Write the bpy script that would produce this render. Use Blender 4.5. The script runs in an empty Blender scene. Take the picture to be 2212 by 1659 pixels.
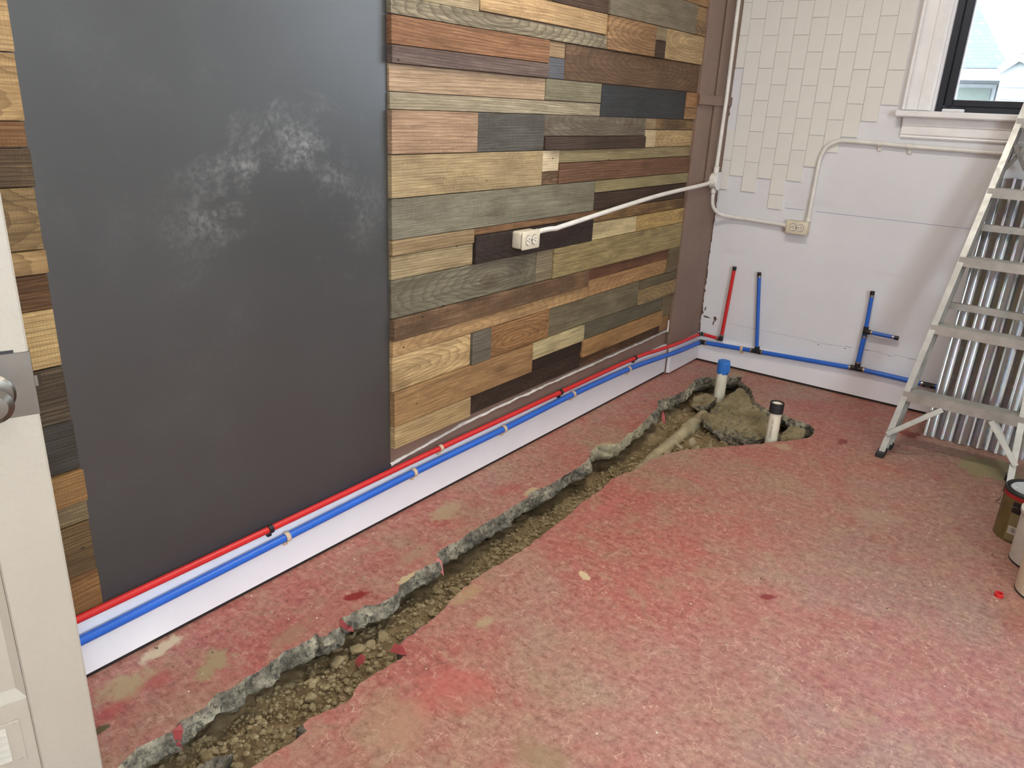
import bpy, bmesh, math, random
from mathutils import Vector, Matrix, noise, geometry
random.seed(7)
D = bpy.data
S = bpy.context.scene
COL = S.collection
R = math.radians

# ------------------------------------------------------------------ camera
cd = D.cameras.new('camera'); cam = D.objects.new('camera', cd); COL.objects.link(cam)
cd.sensor_fit = 'HORIZONTAL'; cd.sensor_width = 36; cd.lens = 26.989
cd.clip_start = 0.02; cd.clip_end = 200
CP = Vector((1.7067, -4.1478, 1.3627))
rt = Vector((.7992, .5994, .0455)).normalized(); fw = Vector((-.5514, .7611, -.3416)).normalized()
up = rt.cross(fw).normalized(); rt = fw.cross(up).normalized()
m3 = Matrix((rt, up, -fw)).transposed()
cam.matrix_world = Matrix.Translation(CP) @ m3.to_4x4()
S.camera = cam
S.cycles.max_bounces = 7; S.cycles.diffuse_bounces = 4; S.cycles.glossy_bounces = 3; S.cycles.transparent_max_bounces = 6

# ------------------------------------------------------------------ world, lights, exposure
S.view_settings.view_transform = 'Standard'; S.view_settings.look = 'None'
S.view_settings.exposure = 0.08; S.view_settings.gamma = 1; S.view_settings.use_curve_mapping = False
w = D.worlds.new('sky'); S.world = w; w.use_nodes = True
bgn = w.node_tree.nodes['Background']
bgn.inputs[0].default_value = (0.74, 0.86, 1.0, 1); bgn.inputs[1].default_value = 11.0

def area(name, loc, target, sx, sy, energy, col, spread=180):
    l = D.lights.new(name, 'AREA'); l.shape = 'RECTANGLE'; l.size = sx; l.size_y = sy
    l.energy = energy; l.color = col; l.spread = R(spread)
    o = D.objects.new(name, l); COL.objects.link(o); o.location = loc
    o.rotation_euler = (Vector(target) - Vector(loc)).to_track_quat('-Z', 'Y').to_euler()
    return o
# daylight through the side window behind the camera, and through the window in view
area('daylight_side_window', (3.52, -4.45, 1.6), (0.5, -2.6, 1.0), 1.3, 1.4, 46, (0.84, 0.94, 1.0))
pt = area('window_portal', (1.87, .12, 1.98), (1.87, -3.0, 1.98), 1.74, 1.14, 1, (1, 1, 1)); pt.data.cycles.is_portal = True
# the two ceiling lamps
LAMPS = [(0.95, -1.9, 2.66, 26), (2.35, -4.3, 2.66, 16)]

# ------------------------------------------------------------------ helpers
def lin(c):
    return tuple(((v / 255 + .055) / 1.055) ** 2.4 if v > 10 else v / 255 / 12.92 for v in c)
def rgba(c, k=1.0):
    return tuple(min(1, v * k) for v in lin(c)) + (1,)

def obj(name, bm, mat=None, parent=None, smooth=False, recalc=True, sharp=True):
    me = D.meshes.new(name)
    if recalc: bmesh.ops.recalc_face_normals(bm, faces=bm.faces)
    if smooth:
        for f in bm.faces: f.smooth = True
        bm.normal_update()
        if sharp:
            for e in bm.edges:
                if len(e.link_faces) == 2 and e.calc_face_angle(0) > .65: e.smooth = False
    bm.to_mesh(me); bm.free()
    return objm(name, me, mat, parent)
def objm(name, me, mat=None, parent=None):
    o = D.objects.new(name, me); COL.objects.link(o)
    if mat: me.materials.append(mat) if not me.materials else None
    if parent: o.parent = parent
    return o
def tag(o, label=None, cat=None, group=None, kind=None):
    if label: o['label'] = label
    if cat: o['category'] = cat
    if group: o['group'] = group
    if kind: o['kind'] = kind
    return o
def thing(name, label, cat, loc=(0, 0, 0), rz=0, group=None):
    o = D.objects.new(name, None); COL.objects.link(o); o.location = loc; o.rotation_euler = (0, 0, rz)
    o.empty_display_size = .1
    return tag(o, label, cat, group)
def struct(name, bm, mat, label, cat, smooth=False):
    return tag(obj(name, bm, mat, None, smooth), label, cat, kind='structure')

def NB(): return bmesh.new()
def box(bm, lo, hi, bev=0, seg=1):
    lo = Vector(lo); hi = Vector(hi)
    r = bmesh.ops.create_cube(bm, size=1)
    c = (lo + hi) / 2; d = hi - lo
    for v in r['verts']: v.co = Vector((v.co.x * d.x, v.co.y * d.y, v.co.z * d.z)) + c
    if bev:
        es = list({e for v in r['verts'] for e in v.link_edges})
        bmesh.ops.bevel(bm, geom=es, offset=bev, segments=seg, affect='EDGES', profile=.5)
    return bm
def B(lo, hi, bev=0, seg=1): return box(NB(), lo, hi, bev, seg)
def frame_of(d):
    d = d.normalized(); a = Vector((0, 0, 1)) if abs(d.z) < .9 else Vector((1, 0, 0))
    u = d.cross(a).normalized(); return u, d.cross(u).normalized()
def tube(bm, pts, r, seg=12, caps=True):
    pts = [Vector(p) for p in pts]; rings = []
    rr = r if isinstance(r, (list, tuple)) else [r] * len(pts)
    u = None
    for i, p in enumerate(pts):
        d = (pts[min(i + 1, len(pts) - 1)] - pts[max(i - 1, 0)])
        d.normalize()
        if u is None: u, v = frame_of(d)
        else:
            u = (u - d * u.dot(d)).normalized(); v = d.cross(u)
        rings.append([bm.verts.new(p + (u * math.cos(2 * math.pi * k / seg) + v * math.sin(2 * math.pi * k / seg)) * rr[i]) for k in range(seg)])
    for a, b in zip(rings, rings[1:]):
        for k in range(seg): bm.faces.new((a[k], a[(k + 1) % seg], b[(k + 1) % seg], b[k]))
    if caps: bm.faces.new(rings[0][::-1]); bm.faces.new(rings[-1])
    return bm
def T(pts, r, seg=12, caps=True): return tube(NB(), pts, r, seg, caps)
def hollow(bm, base, h, ro, ri, seg=24, d=Vector((0, 0, 1)), bottom=True):
    base = Vector(base); d = Vector(d).normalized(); u, v = frame_of(d)
    prof = [(ri, 0), (ro, 0), (ro, h), (ri, h)]
    rs = [[bm.verts.new(base + d * z + (u * math.cos(2 * math.pi * k / seg) + v * math.sin(2 * math.pi * k / seg)) * r) for k in range(seg)] for r, z in prof]
    for i in range(4):
        a, b = rs[i], rs[(i + 1) % 4]
        for k in range(seg): bm.faces.new((a[k], a[(k + 1) % seg], b[(k + 1) % seg], b[k]))
    return bm
def lathe(bm, prof, seg=32, c=(0, 0, 0)):
    rs = []
    for r, z in prof:
        if r < 1e-5: rs.append([bm.verts.new((c[0], c[1], c[2] + z))])
        else: rs.append([bm.verts.new((c[0] + r * math.cos(2 * math.pi * k / seg), c[1] + r * math.sin(2 * math.pi * k / seg), c[2] + z)) for k in range(seg)])
    for a, b in zip(rs, rs[1:]):
        for k in range(seg):
            q = [a[k % len(a)], a[(k + 1) % len(a)], b[(k + 1) % len(b)], b[k % len(b)]]
            q2 = []
            for x in q:
                if x not in q2: q2.append(x)
            if len(q2) > 2: bm.faces.new(q2)
    return bm
def smooth_path(pts, n=6):
    pts = [Vector(p) for p in pts]; out = []
    for i in range(len(pts) - 1):
        p0 = pts[max(i - 1, 0)]; p1 = pts[i]; p2 = pts[i + 1]; p3 = pts[min(i + 2, len(pts) - 1)]
        for k in range(n):
            t = k / n
            out.append(.5 * ((2 * p1) + (p2 - p0) * t + (2 * p0 - 5 * p1 + 4 * p2 - p3) * t * t + (3 * p1 - p0 - 3 * p2 + p3) * t ** 3))
    out.append(pts[-1]); return out
def prism(bm, poly, axis, a, b):
    """extrude a 2D polygon along an axis ('x','y','z') from a to b"""
    def P(p, t):
        return {'x': (t, p[0], p[1]), 'y': (p[0], t, p[1]), 'z': (p[0], p[1], t)}[axis]
    v0 = [bm.verts.new(P(p, a)) for p in poly]; v1 = [bm.verts.new(P(p, b)) for p in poly]
    bm.faces.new(v0); bm.faces.new(v1[::-1]); n = len(poly)
    for i in range(n): bm.faces.new((v0[i], v1[i], v1[(i + 1) % n], v0[(i + 1) % n]))
    return bm
def copy_part(o, parent, name=None):
    c = o.copy(); COL.objects.link(c); c.parent = parent; return c

# ------------------------------------------------------------------ materials
class NT:
    def __init__(s, name):
        s.m = D.materials.new(name); s.m.use_nodes = True; s.t = s.m.node_tree
        s.b = s.t.nodes['Principled BSDF']; s.n = s.t.nodes
    def new(s, typ, **kw):
        n = s.n.new(typ)
        for k, v in kw.items():
            if k.startswith('i_'): 
                key = k[2:]; key = int(key) if key.isdigit() else key.replace('_', ' ')
                n.inputs[key].default_value = v
            else: setattr(n, k, v)
        return n
    def link(s, a, b): s.t.links.new(a, b)
    def coord(s, mapping=None, rot=None, loc=None):
        tc = s.new('ShaderNodeTexCoord'); o = tc.outputs['Object']
        if mapping or rot or loc:
            mp = s.new('ShaderNodeMapping'); s.link(o, mp.inputs[0])
            if mapping: mp.inputs['Scale'].default_value = mapping
            if rot: mp.inputs['Rotation'].default_value = rot
            if loc: mp.inputs['Location'].default_value = loc
            o = mp.outputs[0]
        return o
    def noise(s, vec, scale, detail=4, rough=.55, dist=0):
        n = s.new('ShaderNodeTexNoise'); n.inputs['Scale'].default_value = scale; n.inputs['Detail'].default_value = min(detail, 5)
        n.inputs['Roughness'].default_value = rough; n.inputs['Distortion'].default_value = dist
        s.link(vec, n.inputs['Vector']); return n.outputs[0]
    def ramp(s, fac, stops):
        n = s.new('ShaderNodeValToRGB'); s.link(fac, n.inputs[0]); e = n.color_ramp.elements
        while len(e) < len(stops): e.new(.5)
        for el, (p, c) in zip(e, stops):
            el.position = p; el.color = c if isinstance(c, tuple) else (c, c, c, 1)
        return n.outputs[0]
    def mix(s, fac, a, b, mode='MIX'):
        n = s.new('ShaderNodeMix'); n.data_type = 'RGBA'; n.blend_type = mode
        for sock, v in ((n.inputs[0], fac), (n.inputs[6], a), (n.inputs[7], b)):
            if hasattr(v, 'type') or hasattr(v, 'links'): s.link(v, sock)
            else: sock.default_value = v
        return n.outputs[2]
    def math(s, op, a, b=0.0, clamp=False):
        n = s.new('ShaderNodeMath'); n.operation = op; n.use_clamp = clamp
        for sock, v in ((n.inputs[0], a), (n.inputs[1], b)):
            if hasattr(v, 'links'): s.link(v, sock)
            else: sock.default_value = v
        return n.outputs[0]
    def col(s, v):
        if hasattr(v, 'links'): s.link(v, s.b.inputs['Base Color'])
        else: s.b.inputs['Base Color'].default_value = v
    def rough(s, v):
        if hasattr(v, 'links'): s.link(v, s.b.inputs['Roughness'])
        else: s.b.inputs['Roughness'].default_value = v
    def bump(s, h, strength=.3, dist=.002):
        n = s.new('ShaderNodeBump'); n.inputs['Strength'].default_value = strength; n.inputs['Distance'].default_value = dist
        s.link(h, n.inputs['Height']); s.link(n.outputs[0], s.b.inputs['Normal'])

def plain(name, c, rough=.5, metal=0, var=.06, scale=14, bump=.0, bscale=60, spec=.5, k=1.0):
    t = NT(name); base = rgba(c, k)
    v = t.noise(t.coord(), scale, 5, .6)
    lo = tuple(x * (1 - var * 2) for x in base[:3]) + (1,); hi = tuple(min(1, x * (1 + var)) for x in base[:3]) + (1,)
    t.col(t.ramp(v, [(.3, lo), (.7, hi)])); t.rough(rough); t.b.inputs['Metallic'].default_value = metal
    t.b.inputs['Specular IOR Level'].default_value = spec
    if bump: t.bump(t.noise(t.coord(), bscale, 6, .65), bump, .003)
    return t.m

M = {}
# --- painted plaster
def painted_wall(name, c1, c2, stain=None):
    t = NT(name); v = t.coord()
    a = t.ramp(t.noise(v, 1.7, 6, .6), [(.3, rgba(c1)), (.7, rgba(c2))])
    smear = t.ramp(t.noise(t.coord((1.2, 1.2, 6)), 2.2, 5, .6), [(.62, 0.), (.72, 1.)])
    if stain: a = t.mix(t.math('MULTIPLY', smear, .35), a, rgba(stain))
    sp = t.ramp(t.noise(v, 90, 2, .5), [(.74, 0.), (.76, 1.)])
    a = t.mix(t.math('MULTIPLY', sp, .25), a, rgba((120, 110, 100)))
    t.col(a); t.rough(.55)
    t.bump(t.math('ADD', t.noise(v, 38, 8, .65), t.math('MULTIPLY', t.noise(v, 5, 3, .5), 2.)), .25, .004)
    return t.m
M['wall_white'] = painted_wall('white_wall_paint', (214, 213, 215), (226, 225, 227), (204, 203, 204))
M['wall_plain'] = painted_wall('plain_wall_paint', (222, 216, 205), (228, 222, 212))
M['ceiling'] = painted_wall('ceiling_paint', (232, 230, 226), (238, 236, 232))
M['brown'] = plain('brown_wall_paint', (128, 104, 90), .5, var=.07, scale=5, bump=.25, bscale=30)
M['brown_dark'] = plain('dark_brown_paint', (98, 78, 66), .5, var=.1, scale=9, bump=.25, bscale=30)
# --- chalkboard grey paint with chalk smudges
t = NT('charcoal_chalkboard_paint'); v = t.coord()
a = t.ramp(t.noise(v, 1.2, 5, .55), [(.3, rgba((44, 46, 45))), (.7, rgba((52, 54, 53)))])
sm = t.math('MULTIPLY', t.ramp(t.noise(v, 3.0, 9, .72, .3), [(.5, 0.), (.72, 1.)]), t.ramp(t.noise(v, 70, 6, .7), [(.38, .0), (.62, 1.)]))
gx = t.new('ShaderNodeSeparateXYZ'); t.link(v, gx.inputs[0])
def bandmask(t, val, lo, hi, soft):
    m1 = t.new('ShaderNodeMapRange'); m1.interpolation_type = 'SMOOTHSTEP'; t.link(val, m1.inputs[0]); m1.inputs[1].default_value = lo - soft; m1.inputs[2].default_value = lo + soft
    m2 = t.new('ShaderNodeMapRange'); m2.interpolation_type = 'SMOOTHSTEP'; t.link(val, m2.inputs[0]); m2.inputs[1].default_value = hi + soft; m2.inputs[2].default_value = hi - soft
    return t.math('MULTIPLY', m1.outputs[0], m2.outputs[0])
zone = t.math('MULTIPLY', bandmask(t, gx.outputs[2], .92, 1.32, .15), bandmask(t, gx.outputs[1], -3.1, -2.6, .15))
sm = t.math('MULTIPLY', sm, t.math('ADD', t.math('MULTIPLY', zone, .55), .05))
t.col(t.mix(sm, a, rgba((176, 174, 170)))); t.rough(t.ramp(t.noise(v, 2.5, 4, .6), [(.3, .38), (.7, .5)]))
t.b.inputs['Specular IOR Level'].default_value = 1.0; t.b.inputs['Coat Weight'].default_value = .5; t.b.inputs['Coat Roughness'].default_value = .44; t.b.inputs['Coat IOR'].default_value = 1.6
t.bump(t.noise(v, 120, 4, .6), .05, .002); M['chalk'] = t.m
M['white_paint'] = plain('white_trim_paint', (226, 224, 226), .38, var=.03, scale=6, bump=.15, bscale=25)
M['white_paint2'] = plain('white_window_paint', (236, 234, 232), .4, var=.05, scale=8, bump=.5, bscale=22)
M['baseboard'] = plain('white_baseboard_paint', (232, 230, 233), .35, var=.02, scale=4, bump=.08, bscale=20)
M['door'] = plain('cream_door_paint', (176, 168, 152), .45, var=.03, scale=5, bump=.45, bscale=70)
M['caulk'] = plain('white_caulk', (228, 222, 214), .6, var=.08, scale=60, bump=.7, bscale=120)
M['gap'] = plain('dark_gap', (40, 30, 27), .9, var=.2, scale=30)
M['tile'] = plain('ivory_tile_glaze', (226, 223, 215), .28, var=.02, scale=3)
M['grout'] = plain('tile_adhesive', (186, 176, 164), .8)
M['conduit'] = plain('white_conduit_paint', (226, 222, 214), .42, var=.06, scale=20, bump=.4, bscale=45)
M['ivory'] = plain('ivory_box_paint', (216, 206, 182), .45, var=.05, scale=30, bump=.35, bscale=60)
M['socket'] = plain('ivory_receptacle', (222, 214, 196), .35, var=.02)
M['black'] = plain('black_plastic', (28, 27, 28), .45, var=.1)
M['window_black'] = plain('black_window_frame', (30, 34, 44), .35, var=.08)
M['red_pipe'] = plain('red_tubing', (204, 40, 40), .35, var=.05, scale=5)
M['blue_pipe'] = plain('blue_tubing', (40, 100, 196), .35, var=.06, scale=5)
M['tape'] = plain('blue_tape', (46, 116, 200), .6, var=.08, scale=40, bump=.4, bscale=60)
M['clip_tan'] = plain('tan_clip', (206, 180, 150), .5)
M['steel'] = plain('brushed_steel', (126, 121, 112), .38, 1, var=.06, scale=25)
M['crimp'] = plain('crimp_ring_steel', (170, 160, 150), .35, 1)
M['pvc'] = plain('pvc_white', (226, 218, 196), .4, var=.05, scale=12)
M['pvc_dusty'] = plain('pvc_dusty', (176, 162, 128), .7, var=.2, scale=18, bump=.3)
M['rubber'] = plain('black_rubber', (38, 38, 40), .6, var=.15)
M['pencil'] = plain('blue_chalk', (120, 124, 170), .9)
M['print'] = plain('grey_print', (92, 84, 76), .8)
M['red_plastic'] = plain('red_plastic', (206, 40, 42), .4)
M['red_flake'] = plain('red_paint_film', (150, 60, 58), .5, var=.15, scale=40)
M['pink_flake'] = plain('pink_paint_film', (196, 120, 114), .55, var=.15, scale=40)
# aluminium
t = NT('ladder_aluminium'); v = t.coord()
t.col(t.ramp(t.noise(v, 9, 6, .65), [(.3, rgba((156, 154, 147))), (.7, rgba((190, 188, 182)))]))
t.b.inputs['Metallic'].default_value = .55; t.rough(t.ramp(t.noise(v, 40, 4, .6), [(.3, .34), (.7, .5)])); M['alu'] = t.m
# galvanised sheet
t = NT('galvanised_sheet'); v = t.coord()
vo = t.new('ShaderNodeTexVoronoi'); vo.inputs['Scale'].default_value = 55; t.link(v, vo.inputs['Vector'])
t.col(t.mix(.14, rgba((190, 192, 196)), vo.outputs['Color'], 'MULTIPLY'))
t.b.inputs['Metallic'].default_value = 1; t.rough(t.ramp(t.noise(v, 30, 3, .5), [(.3, .18), (.7, .28)])); M['galv'] = t.m
# glass
t = NT('window_glass'); tb = t.new('ShaderNodeBsdfTransparent'); gb_ = t.new('ShaderNodeBsdfGlossy'); gb_.inputs['Roughness'].default_value = 0.02
fr_ = t.new('ShaderNodeFresnel'); fr_.inputs['IOR'].default_value = 1.35; mx_ = t.new('ShaderNodeMixShader'); t.link(fr_.outputs[0], mx_.inputs[0]); t.link(tb.outputs[0], mx_.inputs[1]); t.link(gb_.outputs[0], mx_.inputs[2])
t.link(mx_.outputs[0], t.n['Material Output'].inputs['Surface']); M['glass'] = t.m
# concrete broken edge
t = NT('broken_concrete'); v = t.coord()
a = t.ramp(t.noise(v, 16, 8, .7), [(.3, rgba((72, 66, 56))), (.48, rgba((138, 128, 110))), (.66, rgba((212, 200, 170)))])
ag = t.ramp(t.noise(v, 110, 4, .6), [(.48, 0.), (.62, 1.)])
a = t.mix(t.math('MULTIPLY', ag, .55), a, rgba((196, 190, 172)))
a = t.mix(t.ramp(t.noise(v, 55, 6, .7), [(.5, 0.), (.62, .85)]), a, rgba((50, 47, 42)))
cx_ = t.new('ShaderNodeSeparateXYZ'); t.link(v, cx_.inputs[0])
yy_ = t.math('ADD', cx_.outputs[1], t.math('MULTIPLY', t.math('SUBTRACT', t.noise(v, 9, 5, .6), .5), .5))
a = t.mix(t.math('MULTIPLY', bandmask(t, yy_, -1.62, -1.05, .06), .62), a, rgba((206, 194, 158)))  # pale band: lit look of the far slab edge put into its colour
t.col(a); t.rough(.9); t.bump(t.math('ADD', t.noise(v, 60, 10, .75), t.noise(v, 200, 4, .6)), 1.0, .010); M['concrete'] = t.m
t = NT('dusty_boulder'); v = t.coord()
a = t.ramp(t.noise(v, 7, 9, .7), [(.25, rgba((110, 96, 66))), (.5, rgba((166, 150, 112))), (.75, rgba((198, 184, 146)))])
a = t.mix(t.ramp(t.noise(v, 40, 6, .65), [(.55, 0.), (.7, .6)]), a, rgba((70, 62, 44)))
ge = t.new('ShaderNodeNewGeometry'); gs = t.new('ShaderNodeSeparateXYZ'); t.link(ge.outputs['Normal'], gs.inputs[0])
bare = t.ramp(t.noise(v, 60, 6, .7), [(.35, rgba((74, 68, 58))), (.5, rgba((132, 124, 108))), (.66, rgba((190, 182, 158)))])
up_ = t.math('ADD', gs.outputs[2], t.math('MULTIPLY', t.math('SUBTRACT', t.noise(v, 20, 5, .6), .5), .8))
a = t.mix(t.ramp(up_, [(.45, 0.), (.72, 1.)]), bare, a)
t.col(a); t.rough(.95); t.bump(t.math('ADD', t.noise(v, 50, 10, .75), t.noise(v, 220, 4, .6)), 1.0, .010); M['boulder'] = t.m
# soil
t = NT('trench_soil'); v = t.coord()
a = t.ramp(t.noise(v, 9, 9, .7), [(.25, rgba((98, 79, 54))), (.5, rgba((142, 120, 86))), (.75, rgba((176, 154, 116)))])
t.col(a); t.rough(1.0); t.bump(t.noise(v, 130, 8, .7), 1.0, .006); M['soil'] = t.m
t = NT('gravel'); v = t.coord()
a = t.ramp(t.noise(v, 38, 4, .6), [(.2, rgba((110, 94, 64))), (.5, rgba((154, 136, 100))), (.8, rgba((192, 178, 142)))])
t.col(a); t.rough(.95); M['gravel'] = t.m

# --- red worn painted concrete floor
t = NT('worn_red_floor_paint'); v = t.coord()
wv = t.new('ShaderNodeVectorMath'); wv.operation = 'ADD'
nz = t.new('ShaderNodeTexNoise'); nz.inputs['Scale'].default_value = 3; nz.inputs['Detail'].default_value = 5; t.link(v, nz.inputs['Vector'])
vs = t.new('ShaderNodeVectorMath'); vs.operation = 'SCALE'; vs.inputs['Scale'].default_value = .22; t.link(nz.outputs['Color'], vs.inputs[0])
t.link(v, wv.inputs[0]); t.link(vs.outputs[0], wv.inputs[1]); wd = wv.outputs[0]
base = t.ramp(t.noise(wd, 2.1, 8, .62), [(.3, rgba((172, 92, 84))), (.45, rgba((174, 110, 98))), (.60, rgba((168, 126, 108))), (.78, rgba((164, 140, 116)))])
dust = t.ramp(t.noise(wd, 4.2, 10, .68, .4), [(.52, 0.), (.68, 1.)])
base = t.mix(t.math('MULTIPLY', dust, .6), base, rgba((156, 138, 108)))
pale = t.ramp(t.noise(v, 1.0, 4, .5), [(.5, 0.), (.72, .45)])
base = t.mix(pale, base, rgba((178, 148, 140)))
hot = t.ramp(t.noise(wd, 3.3, 7, .65), [(.6, 0.), (.74, .8)])
base = t.mix(hot, base, rgba((172, 74, 66)))
sx_ = t.new('ShaderNodeSeparateXYZ'); t.link(v, sx_.inputs[0])
big = t.math('ADD', sx_.outputs[0], t.math('MULTIPLY', t.math('SUBTRACT', t.noise(v, 1.6, 7, .62), .5), 1.5))
base = t.mix(t.ramp(t.math('MULTIPLY', big, .5), [(.52, 0.), (.76, .75)]), base, rgba((154, 124, 112)))
base = t.mix(t.ramp(t.noise(wd, 1.25, 6, .6), [(.50, 0.), (.60, .45)]), base, rgba((178, 92, 84)))
# streaky grain of the brushed paint, worn scratches
mp = t.new('ShaderNodeMapping'); mp.inputs['Rotation'].default_value = (0, 0, R(37)); mp.inputs['Scale'].default_value = (14, 90, 1); t.link(wd, mp.inputs[0])
st = t.noise(mp.outputs[0], 1.0, 6, .65)
base = t.mix(t.math('MULTIPLY', t.ramp(st, [(.52, 0.), (.72, 1.)]), .5), base, rgba((194, 156, 134)))
base = t.mix(t.math('MULTIPLY', t.ramp(st, [(.28, 1.), (.45, 0.)]), .45), base, rgba((128, 74, 66)))
def scratch(scale, width, seedloc, maskscale, lo):
    mq = t.new('ShaderNodeMapping'); mq.inputs['Location'].default_value = seedloc; t.link(wd, mq.inputs[0])
    vo = t.new('ShaderNodeTexVoronoi'); vo.feature = 'DISTANCE_TO_EDGE'; vo.inputs['Scale'].default_value = scale; t.link(mq.outputs[0], vo.inputs['Vector'])
    l = t.ramp(vo.outputs['Distance'], [(0., 1.), (width, 0.)])
    k = t.ramp(t.noise(mq.outputs[0], maskscale * 3.2, 4, .6), [(lo + .02, 0.), (lo + .07, 1.)])
    return t.math('MULTIPLY', l, k)
base = t.mix(t.math('MULTIPLY', scratch(30, .035, (3, 1, 0), 7, .52), .7), base, rgba((226, 192, 166)))
base = t.mix(t.math('MULTIPLY', scratch(55, .05, (7, 5, 0), 11, .52), .6), base, rgba((220, 184, 160)))
base = t.mix(t.math('MULTIPLY', scratch(18, .02, (1, 9, 0), 5, .56), .5), base, rgba((120, 58, 52)))
md = t.noise(wd, 11, 8, .7)
base = t.mix(t.ramp(md, [(.50, 0.), (.66, .55)]), base, rgba((170, 142, 114)))
base = t.mix(t.ramp(md, [(.30, .5), (.44, 0.)]), base, rgba((160, 80, 72)))
# mottled grain of the worn film
gm = t.noise(v, 46, 10, .78)
base = t.mix(t.ramp(gm, [(.36, .55), (.5, 0.)]), base, rgba((112, 64, 54)))
base = t.mix(t.ramp(gm, [(.52, 0.), (.68, .5)]), base, rgba((206, 168, 144)))
# dirt specks
sp = t.ramp(t.noise(v, 75, 3, .5), [(.70, 0.), (.735, 1.)])
base = t.mix(t.math('MULTIPLY', sp, .6), base, rgba((86, 56, 44)))
sp2 = t.ramp(t.noise(v, 130, 2, .5), [(.72, 0.), (.74, 1.)])
base = t.mix(t.math('MULTIPLY', sp2, .6), base, rgba((232, 206, 184)))
# patches with a shape of their own: (x, y, rx, ry, rot, colour, strength, softness)
SPOTS = [(.312, -2.70, .020, .060, 0, (196, 178, 138), .95, .15), (.265, -2.01, .020, .05, 0, (190, 172, 134), .9, .2), (.262, -1.46, .03, .07, 0, (188, 168, 130), .85, .3), (.33, -.12, .05, .04, 30, (168, 146, 108), .9, .3), (1.02, -3.0, .1, .06, 20, (150, 124, 92), .6, .7), (.62, -2.72, .025, .05, 0, (182, 160, 124), .7, .5), (1.35, -1.3, .12, .1, 40, (176, 158, 136), .5, .8),
 (.05, -3.35, .03, .09, 10, (206, 190, 160), .9, .5), (.2, -3.3, .05, .085, 20, (166, 146, 108), .95, .45), (.11, -3.47, .06, .10, 0, (176, 156, 118), .9, .5),
 (.15, -3.42, .035, .06, 0, (176, 84, 80), .6, .6), (.165, -3.545, .035, .07, 0, (176, 80, 76), .6, .7), (.13, -2.33, .05, .13, 8, (174, 152, 118), .85, .45),
 (.262, -2.868, .024, .05, -25, (136, 32, 28), .95, .25), (1.2, -2.075, .017, .035, -60, (132, 40, 38), .95, .25), (.72, -2.347, .018, .032, 60, (212, 192, 152), .95, .15),
 (1.62, -.53, .16, .17, 20, (150, 142, 104), .95, .2), (1.05, -.68, .035, .05, 0, (132, 46, 44), .85, .3), (1.27, -.36, .06, .06, 0, (126, 44, 42), .8, .3),
 (.2, -3.583, .014, .028, 5, (92, 84, 52), .95, .12), (.255, -3.10, .05, .10, 0, (160, 128, 100), .7, .6), (.235, -2.60, .04, .12, 0, (168, 140, 112), .7, .6),
 (.19, -2.06, .05, .10, 0, (172, 78, 74), .5, .7), 
 (.72, -2.98, .12, .14, 0, (196, 96, 88), .5, .8), (.55, -1.9, .04, .25, 0, (196, 112, 110), .4, .9), (.50, -2.66, .035, .09, 0, (176, 150, 112), .7, .5),
 (.86, -.92, .06, .05, 0, (184, 156, 124), .8, .6), (.7, -3.15, .1, .12, 20, (182, 140, 112), .6, .8)]
nsm, nbig = t.noise(v, 24, 7, .7), t.noise(v, 9, 7, .7)
for (x, y, rx, ry, rot, c, s_, soft) in SPOTS:
    mq = t.new('ShaderNodeMapping'); mq.vector_type = 'TEXTURE'
    mq.inputs['Location'].default_value = (x, y, 0); mq.inputs['Rotation'].default_value = (0, 0, R(rot)); mq.inputs['Scale'].default_value = (rx, ry, 1); t.link(v, mq.inputs[0])
    ln = t.new('ShaderNodeVectorMath'); ln.operation = 'LENGTH'; t.link(mq.outputs[0], ln.inputs[0])
    d_ = t.math('ADD', ln.outputs['Value'], t.math('MULTIPLY', t.math('SUBTRACT', nsm if rx < .1 else nbig, .5), 2.2))
    k = t.ramp(d_, [(max(0.02, .75 - soft * .6), s_), (.85, 0.)])
    base = t.mix(k, base, rgba(c))
base = t.mix(1.0, base, (.90, .865, .85, 1), 'MULTIPLY')
t.col(base); t.rough(t.ramp(t.noise(v, 6, 6, .6), [(.3, .42), (.7, .62)]))
t.b.inputs['Specular IOR Level'].default_value = .4
t.bump(t.math('ADD', t.noise(v, 60, 8, .7), t.math('MULTIPLY', t.noise(v, 9, 4, .5), 1.5)), .28, .003)
M['floor'] = t.m

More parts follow.
